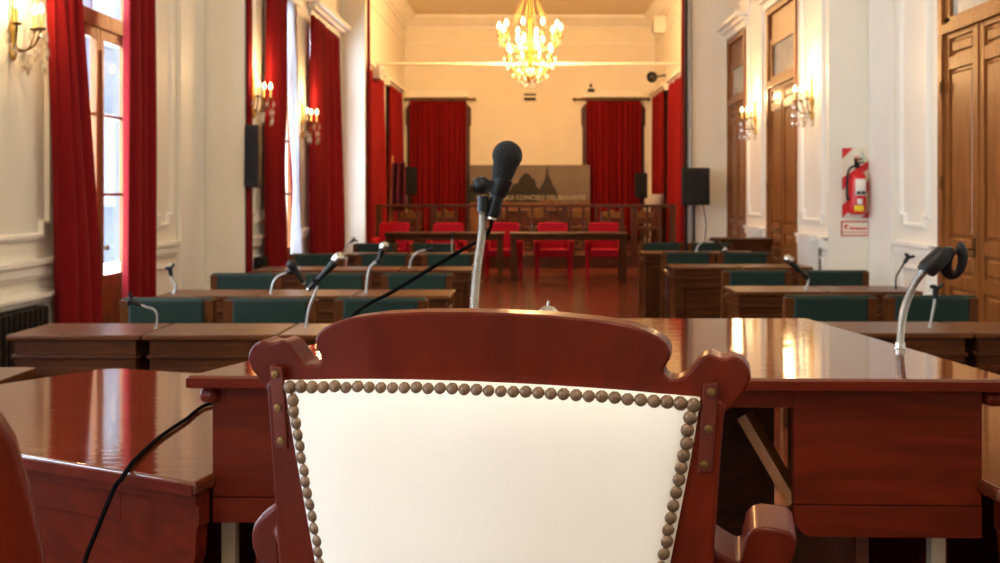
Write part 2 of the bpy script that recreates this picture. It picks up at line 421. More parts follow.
# ------------------------------------------------------------------ curtains
def curtain(label, axis, pos, out, t0, t1, b0, b1, z0, z1, nf, amp, mat='red', name='curtain', tie=None, group='red curtains'):
    nu, nv = nf*9, 26
    vs = []; fs = []; ph = random.random()*6
    for j in range(nv+1):
        h = j/nv; z = z1+(z0-z1)*h
        e = h*h*(3-2*h)
        p0 = t0+(b0-t0)*e; p1 = t1+(b1-t1)*e
        if tie:
            g = math.exp(-((h-tie[0])/.16)**2)*tie[2]; c = tie[1]
            p0 += (c-p0)*g; p1 += (c-p1)*g
        for i in range(nu+1):
            s = i/nu
            a = p0+(p1-p0)*(s+.018*math.sin(s*17+ph))
            w_ = math.cos(2*PI*nf*s+.5*math.sin(s*9+ph)+.25*math.sin(h*4+ph))
            o = out*(.03+amp*(.5+.5*w_)*(.75+.35*h)+.008*math.sin(s*31+h*5))
            vs.append((pos+o, a, z) if axis == 'x' else (a, pos+o, z))
    for j in range(nv):
        for i in range(nu):
            q = j*(nu+1)+i
            fs.append((q, q+1, q+nu+2, q+nu+1))
    o = MB().add(vs, fs).build(name, mat, angle=80)
    md = o.modifiers.new('thickness', 'SOLIDIFY'); md.thickness = .008
    tag(o, label, 'curtain', group)
    return o
curtain('red velvet curtain left of the nearest tall window, beside the big lit sconce', 'x', NL+.05, 1, 7.6, 8.05, 7.7, 8.5, .02, 4.1, 3, .1)
curtain('red velvet curtain right of the nearest tall window, beside the plain pilaster', 'x', NL+.05, 1, 9.1, 9.7, 9.0, 9.7, .02, 4.1, 3, .1)
curtain('narrow red drape hanging at the edge of the left wall pier', 'x', XL-.02, 1, 11.58, 11.72, 11.58, 11.74, .02, 5.6, 2, .03)
curtain('red curtain left of the second window, held back by a tie', 'x', XL+.05, 1, 12.1, 12.95, 12.0, 12.9, .02, 4.1, 5, .09, tie=(.55, 12.2, .2))
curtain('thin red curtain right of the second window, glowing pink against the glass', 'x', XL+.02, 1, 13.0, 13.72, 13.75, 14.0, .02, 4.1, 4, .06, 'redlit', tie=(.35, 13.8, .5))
curtain('white voile curtain tied back at the second window', 'x', XL+.13, 1, 12.95, 13.2, 13.0, 13.6, .02, 4.0, 4, .06, 'sheer', tie=(.6, 13.3, .75), group=None)
curtain('red curtain left of the third window, next to the last left wall sconce', 'x', XL+.05, 1, 14.55, 15.45, 14.5, 15.45, .02, 4.1, 5, .09)
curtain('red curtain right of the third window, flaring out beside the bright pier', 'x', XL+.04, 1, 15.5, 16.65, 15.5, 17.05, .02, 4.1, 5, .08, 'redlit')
curtain('narrow red drape hanging behind the left stage pier', 'x', -2.90, 1, 17.64, 17.8, 17.64, 17.8, .02, 6.0, 2, .025)
curtain('narrow red drape hanging behind the right stage pier', 'x', 2.75, -1, 17.64, 17.8, 17.64, 17.8, .02, 6.0, 2, .03)
curtain('red curtain on the left stage wall nearest the pier', 'x', -XE+.04, 1, 20.4, 22.3, 20.2, 22.6, .27, 4.05, 7, .1)
curtain('red curtain on the left stage wall nearest the far corner', 'x', -XE+.04, 1, 23.4, 25.5, 23.4, 25.6, .27, 4.05, 7, .1)
curtain('red curtain on the right stage wall nearest the pier', 'x', XE-.04, -1, 21.5, 23.5, 21.4, 23.6, .27, 4.05, 7, .1)
curtain('red curtain on the right stage wall nearest the far corner', 'x', XE-.04, -1, 24.5, 26.6, 24.6, 26.5, .27, 4.05, 7, .1)
curtain('wide red curtain on the far wall, left of the dark photo banner', 'y', DF-.07, -1, -3.27, -1.7, -3.25, -1.72, .27, 4.0, 11, .1)
curtain('wide red curtain on the far wall, right of the dark photo banner', 'y', DF-.07, -1, 1.5, 3.02, 1.52, 3.0, .27, 4.0, 11, .1)
for (a, b, lab) in ((-3.5, -1.5, 'dark curtain rod over the left far wall curtain'), (1.2, 3.2, 'dark curtain rod over the right far wall curtain')):
    r = MB().tube([(a, DF-.2, 4.03), (b, DF-.2, 4.03)], .025, 8).ball((a, DF-.2, 4.03), .05).ball((b, DF-.2, 4.03), .05)
    tag(r.build('curtain_rod', 'bronze'), lab, 'curtain rod', 'far wall curtain rods')
# shaped wooden window surrounds behind the far curtains
for n, (a, b) in enumerate(((-3.34, -1.63), (1.42, 3.1))):
    pts = [(a, .25), (b, .25), (b, 3.3), (b+.03, 3.35), (b+.03, 3.8), (b-.1, 3.95), (a+.1, 3.95), (a-.03, 3.8), (a-.03, 3.35), (a, 3.3)]
    struct(MB().prism(pts, lambda u, z: (u, DF-.05, z), lambda u, z: (u, DF, z)), 'window_%d' % (7+n), 'darkwood')

# ------------------------------------------------------------------ sconces and chandelier
def crystal(mb, p, s=.02):
    mb.lathe([(.001, 0), (s*.35, -s*.4), (s*.5, -s*1.3), (s*.28, -s*2.2), (.001, -s*2.7)], p, 6)
def bulb_mb(p, s=1.0):
    return MB().lathe([(.008*s, 0), (.02*s, .02*s), (.024*s, .04*s), (.016*s, .065*s), (.003*s, .09*s)], p, 10)
def lamp(p, power, col=(1, .62, .28), r=.08):
    L = bpy.data.lights.new('lamp_and_fill_glow', 'POINT'); L.energy = power; L.color = col; L.shadow_soft_size = r
    o = bpy.data.objects.new('lamp_and_fill_glow', L); C.objects.link(o); o.location = p
def sconce(label, loc, rz):
    t = thing('wall_sconce', label, 'wall lamp', loc, rz, 'crystal wall sconces')
    MB().lathe([(.004, -.24), (.018, -.22), (.028, -.17), (.012, -.12), (.02, -.05), (.035, 0), (.016, .06), (.012, .2), (.02, .25), (.012, .3), (.003, .36)], (0, .03, 0), 10).build('backplate', 'brass', t)
    for (dx, dy, dz) in ((-.13, .12, 0), (0, .23, -.015), (.13, .12, 0)):
        a = MB().tube([(0, .03, -.13), (dx*.4, dy*.45, -.16), (dx*.8, dy*.8, -.12), (dx, dy, dz)], .008, 8, 5)
        a.lathe([(.008, 0), (.03, .006), (.036, .02), (.014, .024)], (dx, dy, dz), 10)
        ao = a.build('arm', 'bronze', t)
        MB().lathe([(.012, 0), (.012, .1), (.009, .105)], (dx, dy, dz+.022), 10).build('candle', 'candle', ao)
        bulb_mb((dx, dy, dz+.125), .85).build('bulb', 'bulb', ao)
    for i in range(12):
        an = PI*(i/11); q = (.15*math.cos(an), .06+.2*math.sin(an), -.02-.1*(i % 3))
        mb = MB(); crystal(mb, q, .042); mb.build('crystal_drop', 'crystal', t)
    for i in range(4):
        mb = MB(); crystal(mb, (-.06+.04*i, .12, -.17-.03*(i % 2)), .05); mb.build('crystal_drop', 'crystal', t)
    return t
sc_pos = [((NL, 7.3, 2.70), -PI/2, 'gilt crystal wall sconce left of the nearest window curtain'),
          ((XL, 11.83, 2.62), -PI/2, 'gilt crystal wall sconce above the hanging black column speaker'),
          ((XL, 14.4, 2.52), -PI/2, 'gilt crystal wall sconce between the second and third windows'),
          ((XR, 12.15, 2.62), PI/2, 'gilt crystal wall sconce right of the nearer far door on the right wall'),
          ((XR, 15.2, 2.62), PI/2, 'gilt crystal wall sconce between the two doors on the right wall')]
s0 = None
for loc, rz, lab in sc_pos:
    if s0 is None: s0 = sconce(lab, loc, rz)
    else: dup(s0, loc, rz, lab)
    sx = 1 if loc[0] < 0 else -1
    lamp((loc[0]+sx*.3, loc[1], loc[2]+.34), 30, r=.05)

def chandelier(label, loc, S=1.3):
    t = thing('chandelier', label, 'chandelier', loc); t.scale = (S, S, S); top = (H-loc[2])/S
    MB().lathe([(.02, 0), (.05, .02), (.08, .1), (.03, .2), (.05, .4), (.09, .5), (.04, .62), (.02, .8), (.045, 1.0), (.02, 1.1), (.014, top-.1), (.1, top-.05), (.1, top)], (0,0,0), 12).build('stem', 'brass', t)
    for (n, R, zc, off) in ((10, .5, .72, .1), (8, .36, .36, .35), (6, .2, .52, .0)):
        for i in range(n):
            an = 2*PI*i/n+off; cx, cy = math.cos(an), math.sin(an)
            a = MB().tube([(.05*cx, .05*cy, zc-.15), (R*.45*cx, R*.45*cy, zc-.22), (R*.85*cx, R*.85*cy, zc-.14), (R*cx, R*cy, zc)], .009, 6, 4)
            a.lathe([(.01, 0), (.04, .01), (.045, .028), (.012, .03)], (R*cx, R*cy, zc), 8)
            ao = a.build('arm', 'brass', t)
            MB().lathe([(.014, 0), (.014, .1)], (R*cx, R*cy, zc+.03), 8).build('candle', 'candle', ao)
            bulb_mb((R*cx, R*cy, zc+.13), 1.25).build('bulb', 'bulb', ao)
    for i in range(10):
        an = 2*PI*i/10; mb = MB()
        mb.tube([(.06*math.cos(an), .06*math.sin(an), 1.9), (.13*math.cos(an), .13*math.sin(an), 1.35), (.3*math.cos(an), .3*math.sin(an), .95), (.48*math.cos(an), .48*math.sin(an), .7)], .006, 6, 5)
        mb.build('crystal_strand', 'gilt', t)
    for i in range(12):
        an = 2*PI*(i+.5)/12; mb = MB()
        mb.tube([(.4*math.cos(an), .4*math.sin(an), .45), (.34*math.cos(an), .34*math.sin(an), .2), (.2*math.cos(an), .2*math.sin(an), .06), (.03*math.cos(an), .03*math.sin(an), .0)], .006, 6, 5)
        mb.build('basket_strand', 'gilt', t)
    k = 0
    for (R, z, n) in ((.5, .66, 20), (.42, .42, 20), (.36, .28, 18), (.28, .14, 16), (.18, .04, 12), (.08, -.02, 6)):
        for i in range(n):
            an = 2*PI*i/n+R; mb = MB(); crystal(mb, (R*math.cos(an), R*math.sin(an), z), .034); mb.build('crystal_drop', 'crystal', t); k += 1
    return t
chandelier('large lit crystal chandelier hanging high in front of the stage', (0, 21, 3.83))
for z in (4.2, 5.2): lamp((0, 21, z), 600, (1, .56, .22), r=.35)

# ------------------------------------------------------------------ the presiding desk
MZ = CZ-.36; WZ = CZ-.56
def inset(p, q, o):
    d = Vector((q[0]-p[0], q[1]-p[1])).normalized(); n = Vector((-d.y, d.x))*o
    return (p[0]+n.x, p[1]+n.y), (q[0]+n.x, q[1]+n.y), d
A_, B_, C_, D_ = (-.68, 1.968), (.945, 1.925), (.80, 2.88), (-.33, 2.88)
t = thing('presiding_desk', 'large raised mahogany desk with a glossy wedge-shaped top behind the white chair', 'desk', (.15, 2.4, FZ))
def tl(mb): mb.v = [v-Vector((.15, 2.4, FZ)) for v in mb.v]; return mb
tl(MB().slab([A_, B_, C_, D_], MZ-.026, MZ)).build('desk_top', 'mahtop', t, bev=.008, seg=3)
(pa, pb, dd) = inset(A_, B_, .035)
def fp(u, z, o=0):                       # point on the front board, u metres from its left end
    n = Vector((-dd.y, dd.x))
    return (pa[0]+dd.x*u+n.x*o, pa[1]+dd.y*u+n.y*o, z)
UL, UR = .043, 1.567
def board(poly, name, parent, o0=0, o1=.025, bev=.006, mat='mah'):
    return tl(MB().prism(poly, lambda u, z: fp(u, z, o0), lambda u, z: fp(u, z, o1))).build(name, mat, parent, bev=bev)
zt = MZ-.028
rc = [(1.2+.04*(1-math.sin(a)), .822+.04*(1-math.cos(a))) for a in [PI/2*i/5 for i in range(6)]]
board([(1.2, zt), (UR, zt), (UR, .886), (1.2, .886)], 'right_board', t, bev=.002)
board([(1.2, .884), (UR, .884), (UR, .822)]+[(q[0], q[1]) for q in rc], 'bottom_strip', t, bev=.002)
lc = [(.5-.04*(1-math.sin(a)), .84+.04*(1-math.cos(a))) for a in [PI/2*i/5 for i in range(6)]]
board([(UL, zt), (.5, zt), (.5, .892), (UL, .892)], 'left_board', t, bev=.002)
board([(UL, .89), (.5, .89)]+lc[::-1]+[(UL, .84)], 'bottom_strip', t, bev=.002)
board([(.5, zt), (1.2, zt), (1.2, zt-.036), (.5, zt-.036)], 'apron', t, bev=.002)
tl(MB().prism([(.003, MZ-.0235), (1.622, MZ-.0235), (1.622, MZ-.004), (.003, MZ-.004)], lambda u, z: fp(u, z, -.0375), lambda u, z: fp(u, z, -.03))).build('edge_cover', 'mah', t, bev=.002)  # added duller strip over the slab's front edge, hiding its reflections
for (p, q) in ((D_, A_), (B_, C_)):
    a, b, d = inset(p, q, .026)
    tl(MB().bar((a[0]+d.x*.03, a[1]+d.y*.03, zt-.016), (b[0]-d.x*.03, b[1]-d.y*.03, zt-.016), .04, .03)).build('moulding', 'mah', t, bev=.012, seg=3)
for nm, p, q in (('side_panel', D_, A_), ('side_panel', B_, C_), ('back_panel', C_, D_)):
    a, b, d = inset(p, q, .09)
    tl(MB().bar((a[0]+d.x*.12, a[1]+d.y*.12, (zt+FZ)/2), (b[0]-d.x*.12, b[1]-d.y*.12, (zt+FZ)/2), .025, zt-FZ)).build(nm, 'darkwood' if nm == 'back_panel' else 'mah', t, bev=.004)  # dark wood on the back panel stands in for kneehole shade
for u, v in ((1.33, 1.355), (.4, .425)):
    tl(MB().prism([(u, FZ), (v, FZ), (v, zt-.036), (u, zt-.036)], lambda a, z: fp(a, z, .03), lambda a, z: fp(a, z, .62))).build('partition', 'darkwood', t)
for u in (.04, 1.49):
    tl(MB().prism([(u, FZ), (u+.03, FZ), (u+.03, zt-.05), (u, zt-.05)], lambda a, z: fp(a, z, .06), lambda a, z: fp(a, z, .09))).build('leg', 'pale', t, bev=.003)
tl(MB().bar(P(745, 415, 2.15), P(796, 502, 2.08), .04, .025)).build('brace', 'oak', t, bev=.003)

def wing(label, poly, near, back, rnd):
    cx = sum(p[0] for p in poly)/len(poly); cy = sum(p[1] for p in poly)/len(poly)
    t = thing('side_desk', label, 'desk', (cx, cy, FZ), 0, 'lower side desks')
    def tl(mb): mb.v = [v-Vector((cx, cy, FZ)) for v in mb.v]; return mb
    tl(MB().slab(poly, WZ-.03, WZ)).build('desk_top', 'mahtop', t, bev=.009, seg=3)
    p, q = near; p = Vector(p); q = Vector(q); d = (q-p).normalized(); n = Vector((-d.y, d.x))
    if n.y < 0: n = -n
    L = (q-p).length
    def f(u, z, o): w_ = p+d*u+n*o; return (w_.x, w_.y, z)
    tl(MB().prism([(.02, WZ-.027), (L-.01, WZ-.027), (L-.01, WZ-.004), (.02, WZ-.004)], lambda u, z: f(u, z, -.0025), lambda u, z: f(u, z, .01))).build('edge_cover', 'mah', t, bev=.002)  # same added strip here, keeping reflections off the near edge
    bot = [(0.03, .845), (.035, .842), (.038, .81), (.04, .78), (.07, .70), (.12, .62), (.2, .55), (.32, .5), (.34, FZ)]
    tl(MB().prism([(.03, WZ-.03), (.03, .845)]+bot[1:]+[(L-.05, FZ), (L-.05, WZ-.03)], lambda u, z: f(u, z, .035), lambda u, z: f(u, z, .06))).build('front_board', 'mah', t, bev=.004)
    tl(MB().prism([(.03, WZ-.03), (.03, WZ-.055), (L-.03, WZ-.055), (L-.03, WZ-.03)], lambda u, z: f(u, z, .02), lambda u, z: f(u, z, .04))).build('moulding', 'mah', t, bev=.006)
    tl(MB().prism([(.03, WZ-.03), (.03, .845)]+[(u, z) for u, z in bot[1:7]]+[(.24, .53), (.24, WZ-.03)], lambda u, z: f(u, z, .029), lambda u, z: f(u, z, .037))).build('stile_board', 'mah', t, bev=.003)
    tl(MB().prism([(.24, WZ-.03), (.24, WZ-.115), (L-.05, WZ-.115), (L-.05, WZ-.03)], lambda u, z: f(u, z, .029), lambda u, z: f(u, z, .037))).build('top_board', 'mah', t, bev=.003)
    a2 = Vector(back[0]); b2 = Vector(back[1])
    tl(MB().bar((a2.x, a2.y, (WZ-.03+FZ)/2), (b2.x, b2.y, (WZ-.03+FZ)/2), .025, WZ-.03-FZ)).build('back_panel', 'mah', t, bev=.003)
    e = Vector(rnd); dd2 = (e-q).normalized(); m2 = -d*.06
    tl(MB().bar((q.x+m2.x+dd2.x*.06, q.y+m2.y+dd2.y*.06, (WZ-.03+FZ)/2), (e.x+m2.x-dd2.x*.12, e.y+m2.y-dd2.y*.12, (WZ-.03+FZ)/2), .025, WZ-.03-FZ)).build('end_panel', 'mah', t, bev=.004)
    return t
wing('lower glossy mahogany desk left of the presiding desk, reflecting the window', [(-.648, 1.931), (-1.88, 2.5), (-1.42, 3.12), (-1.37, 3.185), (-1.30, 3.20), (-1.2, 3.165), (-.36, 2.92)], ((-.635, 1.925), (-1.88, 2.5)), ((-1.28, 3.1), (-.40, 2.85)), (-1.38, 3.15))
wing('lower mahogany desk at the right edge, joined to the presiding desk', [(.885, 1.89), (.80, 2.9), (1.95, 3.05), (2.1, 2.07)], ((.885, 1.89), (2.1, 2.07)), ((.88, 2.85), (1.9, 2.98)), (1.95, 3.05))
t = thing('side_table', 'corner of a small brown table beyond the left side desk', 'table', (-2.1, 3.15, FZ))
MB().box(-.4, .4, -.27, .3, .62, .65).build('table_top', 'desktop', t, bev=.006)
MB().box(-.36, .36, -.24, .27, .54, .62).build('apron', 'desk', t, bev=.004)
for x in (-.34, .34):
    for y in (-.22, .25): MB().box(x-.025, x+.025, y-.025, y+.025, 0, .54).build('leg', 'desk', t, bev=.004)

# ------------------------------------------------------------------ the white armchair
TH = math.radians(12); cs, sn = math.cos(TH), math.sin(TH); CX, CD = -.0525, 1.25
def pl(x, y):
    a = (x-530)/1000; u = (a*CD-CX)/(cs+a*sn); d = CD-u*sn
    return u, CZ-(y-193)/1000*d-FZ
def pl2(x, y, f):
    a = (x-530)/1000; u = (a*(CD+cs*f)-CX-sn*f)/(cs+a*sn); d = CD+cs*f-u*sn
    return u, CZ-(y-193)/1000*d-FZ
t = thing('armchair', 'large white leather armchair with carved mahogany back and brass nails, seen from behind', 'chair', (CX, CD, FZ), -TH)
tp = lambda lst: [pl(*p) for p in lst]
crest_r = [(473,311),(500,311.5),(550,314),(597,318.5),(630,324),(648,330),(660,336),(668,343),(671,350),(670,358),(665,366),(664,372),(669,377),(677,378),(686,374),(694,365),(701,356),(710,352),(719,356),(726,357),(734,354),(743,359),(750,368),(751,377),(746,388),(737,399),(728,409)]
R = tp(crest_r); u0 = 0.0
R[0] = (0.0, R[0][1])
right = R; left = [(-u, z) for (u, z) in R[1:]][::-1]
lowR = [(.268, pl(696, 416)[1]), (.255, pl(696, 397)[1])]
crest = left+right+[(.262, R[-1][1]-.01), (.262, 1.0), (0, 1.008), (-.262, 1.0), (-.262, R[-1][1]-.01)]
def yb(o): return lambda u, z: (u, o, z)
MB().prism(crest, yb(-.012), yb(.034)).build('crest_rail', 'chair', t, bev=.007, seg=3)
for s in (-1, 1):
    st = [(s*.292, R[-1][1]+.012), (s*.2886, .975), (s*.280, .857), (s*.2775, .81), (s*.268, .70), (s*.255, .5), (s*.25, .1), (s*.245, 0), (s*.205, 0), (s*.2, .3), (s*.2, .5), (s*.208, .70), (s*.23, .86), (s*.258, .99), (s*.26, R[-1][1]+.02)]
    MB().prism(st, yb(-.02), yb(.03)).build('stile', 'chair', t, bev=.006, seg=3)
    # metal strap across the joint
    b = [(s*abs(q[0]), q[1]) for q in tp([(704, 380), (719, 379), (713, 467), (698, 468)])]
    st_ = MB().prism(b, yb(-.024), yb(-.016)).build('strap', 'plate', t, bev=.002)
    for q in tp([(712, 388), (709, 424), (705, 459)]):
        MB().lathe([(.0055, 0), (.005, .0025), (.002, .0032)], (s*q[0], -.0235, q[1]), 10, ax=(0,-1,0)).build('screw', 'bronze', st_)
# leather back
nz_, nu_ = 18, 24; vs = []; fs = []
zT, zB = 1.009, .62
hw = lambda z: .206+(.262-.206)*max(0, min(1, (z-.72)/(1.005-.72)))
for j in range(nz_+1):
    for i in range(nu_+1):
        a = i/nu_; b = j/nz_; z = zB+(zT+.006*math.cos((a-.5)*PI)-zB)*b
        u = (a*2-1)*hw(z)
        bul = (1-(2*a-1)**6)*(1-(2*b-1)**6)
        vs.append((u, -.014-.016*bul, z))
for j in range(nz_):
    for i in range(nu_):
        q = j*(nu_+1)+i; fs.append((q, q+1, q+nu_+2, q+nu_+1))
lb = MB().add(vs, fs).build('back_upholstery', 'white', t, angle=80)
md = lb.modifiers.new('thickness', 'SOLIDIFY'); md.thickness = .02; md.offset = -1 if False else 0
MB().box(-.21, .21, .0, .05, .62, .98).build('front_upholstery', 'white', t, bev=.02, seg=3)
def nail(u, z, y):
    MB().lathe([(.0088, 0), (.0082, .0025), (.0055, .005), (.002, .006)], (u, y, z), 10, ax=(0,-1,0)).build('nailhead', 'nail', t)
for i in range(34):
    a = i/33; nail((a*2-1)*(hw(1.0)-.006), 1.0015+.006*math.cos((a-.5)*PI)+random.uniform(-.001,.001), -.0245)
z = .986
while z > .70:
    for s in (-1, 1): nail(s*(hw(z)-.007)+random.uniform(-.0012,.0012), z+random.uniform(-.001,.001), -.0245)
    z -= .0147
# seat, rails, arms, legs
MB().box(-.27, .27, .03, .52, .42, .5).build('seat', 'white', t, bev=.03, seg=3)
sr = MB().box(-.28, .28, .0, .03, .34, .42).box(-.28, .28, .5, .53, .34, .42).box(-.28, -.25, .03, .5, .34, .42).box(.25, .28, .03, .5, .34, .42)
sr.build('seat_rail', 'chair', t, bev=.006)
MB().box(-.21, .21, -.01, .028, .56, .63).build('lower_rail', 'chair', t, bev=.006)
for s in (-1, 1):
    px = [(710,524),(722,533),(734,540),(741,541),(744,528),(746,516),(752,509),(762,507),(778,509),(790,512),(795,519),(792,535),(785,549),(772,563),(755,576),(735,584),(712,580)] if s > 0 else [(282,494),(272,500),(262,508),(254,518),(251,528),(252,543),(258,555),(268,566),(285,576)]
    q = [pl2(x, y+5, .09) for x, y in px]
    am = MB().prism(q, yb(.03), yb(.13)) if s > 0 else MB().prism(q, yb(.085), yb(.15))
    am.build('arm_volute', 'chair', t, bev=.014, seg=4, angle=70)
    am = MB().tube([(s*.29, .06, .77), (s*.33, .12, .775), (s*.35, .18, .755), (s*.35, .26, .735), (s*.342, .36, .725), (s*.34, .42, .71), (s*.338, .43, .68)], [.018, .024, .026, .027, .03, .03, .018], 14, 4, .8)
    am.build('arm', 'chair', t, angle=60)
    MB().tube([(s*.335, .36, .67), (s*.30, .40, .58), (s*.275, .45, .5), (s*.265, .49, .42)], [.022, .02, .022, .026], 10, 4).build('arm_support', 'chair', t, angle=60)
    MB().tube([(s*.255, .5, .36), (s*.262, .52, .2), (s*.258, .5, 0)], [.03, .024, .02], 8, 3).build('leg', 'chair', t, angle=60)

# a second armchair cut by the left edge
t = thing('armchair', 'mahogany armchair with rounded back corner, cut off by the left photo edge', 'chair', (-.662, .715, FZ+.018), math.radians(28))
prof = [(.0, 1.12), (.12, 1.115), (.2, 1.095), (.24, 1.065), (.262, 1.025), (.273, .98), (.283, .93), (.287, .8), (.28, .6), (.27, .3), (.262, 0)]
pin = [(.0, 1.06), (.12, 1.055), (.18, 1.04), (.215, 1.01), (.232, .975), (.243, .94), (.25, .9), (.25, .8), (.243, .6)]
outer = prof+[(.222, 0), (.232, .58)]
half = [p for p in prof]
poly = [(u, z) for u, z in prof]+[(.222, 0), (.235, .58)]+pin[::-1][1:]
for s in (-1, 1):
    MB().prism([(s*u, z) for u, z in poly], yb(-.02), yb(.03)).build('back_frame', 'chair', t, bev=.006, seg=3)
up = [(u*.99, z) for u, z in pin]+[(-u*.99, z) for u, z in pin[::-1][:-1]]
MB().prism(up, yb(-.012), yb(.04)).build('back_upholstery', 'white', t, bev=.008)
for i in range(22):
    zz = .965-.0155*i
    for s in (-1, 1):
        uu = .2415 if zz > .9 else .243
        MB().lathe([(.0075, 0), (.0072, .0025), (.005, .0048), (.002, .0058)], (s*(uu-.014), -.014, zz-.01), 10, ax=(0,-1,0)).build('nailhead', 'nail', t)
MB().box(-.27, .27, .03, .52, .42, .5).build('seat', 'white', t, bev=.03, seg=3)
MB().box(-.28, .28, .0, .53, .34, .42).build('seat_rail', 'chair', t, bev=.008)
for s in (-1, 1):
    MB().tube([(s*.255, .5, .36), (s*.262, .52, .2), (s*.258, .5, 0)], [.03, .024, .02], 8, 3).build('leg', 'chair', t, angle=60)

# ------------------------------------------------------------------ microphones on the presiding desk
def goose(label, pts, r, clip=None, base=True, coil=True, mat='chrome', group='gooseneck microphone stands'):
    p0 = Vector(pts[0]); t = thing('microphone_stand', label, 'microphone stand', p0, 0, group)
    L = [Vector(p)-p0 for p in pts]
    if base: MB().lathe([(r*1.7, 0), (r*1.7, r*.3), (r*1.25, r*.6), (r*1.15, r*1.8), (r*.9, r*1.9)], (0,0,0), 14).build('base', mat, t)
    # centre line resampled, then ridged like a coil
    q = []
    for i in range(len(L)-1):
        a0 = L[max(i-1,0)]; a1 = L[i]; a2 = L[i+1]; a3 = L[min(i+2,len(L)-1)]
        for k in range(40 if coil else 5):
            s = k/(40 if coil else 5); q.append(.5*((2*a1)+(a2-a0)*s+(2*a0-5*a1+4*a2-a3)*s*s+(3*a1-a0-3*a2+a3)*s**3))
    q.append(L[-1])
    if coil:
        tot = sum((q[i+1]-q[i]).length for i in range(len(q)-1)); n = int(tot/(r*.125)); res = [q[0]]; acc = 0; step = tot/n; i = 0
        cum = [0]
        for i in range(len(q)-1): cum.append(cum[-1]+(q[i+1]-q[i]).length)
        res = []
        j = 0
        for k in range(n+1):
            x = min(k*step, tot)
            while j < len(cum)-2 and cum[j+1] < x: j += 1
            f = (x-cum[j])/max(1e-9, cum[j+1]-cum[j]); res.append(q[j].lerp(q[j+1], f))
        MB().tube(res, [r*(1.0, .9, .76, .9)[k % 4] for k in range(len(res))], 12).build('gooseneck', mat, t, angle=70)
    else:
        MB().tube(q, r, 8).build('gooseneck', mat, t)
    return t, L
def mic(label, tail, head_, R, body='black', headm='steel', group='handheld microphones', windscreen=False):
    tail = Vector(tail); head_ = Vector(head_); d = (tail-head_); L = d.length
    t = thing('microphone', label, 'microphone', tail, 0, group)
    ax = -d.normalized()
    hl = R*1.9
    MB().lathe([(R*.36, 0), (R*.4, L*.02), (R*.42, L*.25), (R*(.44 if windscreen else .62), L-hl-R*.75), (R*(.4 if windscreen else .7), L-hl*.98), (R*.3, L-hl*.96)], (0,0,0), 16, ax=ax).build('body', body, t)
    if windscreen:
        n_ = 9; pr = [(R*.46, L-R*3.1), (R*.55, L-R*2.9), (R*.78, L-R*2.0)]+[(R*math.sin(a), L-R-R*math.cos(a)) for a in [PI*(.3+.7*i/n_) for i in range(n_+1)]]
    elif 0: pr = [(R*.66, L-hl*1.12), (R*.78, L-hl*1.05), (R*.92, L-hl*.8), (R, L-hl*.5), (R*.93, L-hl*.24), (R*.7, L-hl*.06), (R*.35, L+R*.02), (R*.02, L+R*.05)]
    else: pr = [(R*.75, L-hl), (R*.95, L-hl*.85), (R*1.0, L-hl*.6), (R*.97, L-hl*.52), (R*1.0, L-hl*.48), (R*.85, L-hl*.2), (R*.5, L-R*.05), (R*.02, L)]
    MB().lathe(pr, (0,0,0), 20, ax=ax).build('windscreen' if windscreen else 'grille', headm, t, angle=60)
    MB().lathe([(R*.34, -L*.03), (R*.34, .0)], (0,0,0), 12, ax=ax).build('connector', 'steel', t)
    return t
D0 = 2.5
pts = [P(474, 336, D0), P(474, 308, D0), P(477, 268, D0), P(482, 232, D0), P(483, 206, D0)]
t, L = goose('big silver gooseneck stand in the middle holding the black windscreen microphone', pts, .0118)
o = pts[0]
k_ = MB().tube([P(483, 212, D0)-o, P(483.5, 196, D0)-o], .0145, 12); k_.build('collar', 'black', t)
kb = MB().ball(P(481.5, 185, D0)-o, .0235, 14, .95); kb.build('joint', 'black', t)
MB().tube([P(473, 186, D0)-o, P(478, 186, D0)-o], .017, 12).build('knob', 'black', t)
ax0 = P(493, 213, D0); ax1 = P(512, 160, D0)
dd_ = (ax1-ax0).normalized(); cc = P(500, 187, D0)
MB().lathe([(.019, -.024), (.022, -.02), (.0255, .018), (.026, .022), (.022, .024)], cc-o, 16, ax=dd_).bar(P(484, 185, D0)-o, P(497, 188, D0)-o, .03, .03).build('clip', 'black', t)
mic('black microphone with round foam windscreen raised above the white chair', P(492, 217, D0), P(511, 141, D0), .038, 'black', 'foam', 'handheld microphones', True)
D1 = 2.32
pts = [P(900, 350, D1), P(901, 330, D1), P(905, 307, D1), P(915, 283, D1), P(930, 265, D1)]
t, L = goose('silver gooseneck stand with an empty black clip on the right desk corner', pts, .0098)
o = pts[0]
MB().tube([P(925, 272, D1)-o, P(927, 269, D1)-o, P(943, 254, D1)-o, P(945, 252, D1)-o], [.02, .023, .023, .019], 14).build('socket', 'black', t)
# open ring clip, facing the camera side-on
rg = [Vector((.02*math.cos(a), -.012*math.sin(a), .035*math.sin(a))) for a in [PI*.72+ (2*PI*.86)*i/16 for i in range(17)]]
ctr = P(954, 261, D1)-o
MB().tube([ctr+v for v in rg], [.0068]*17, 8, 0, 2.2).build('clip', 'black', t)
MB().bar(P(944, 254, D1)-o, P(950, 256, D1)-o, .03, .04).build('clip_neck', 'black', t, bev=.006)

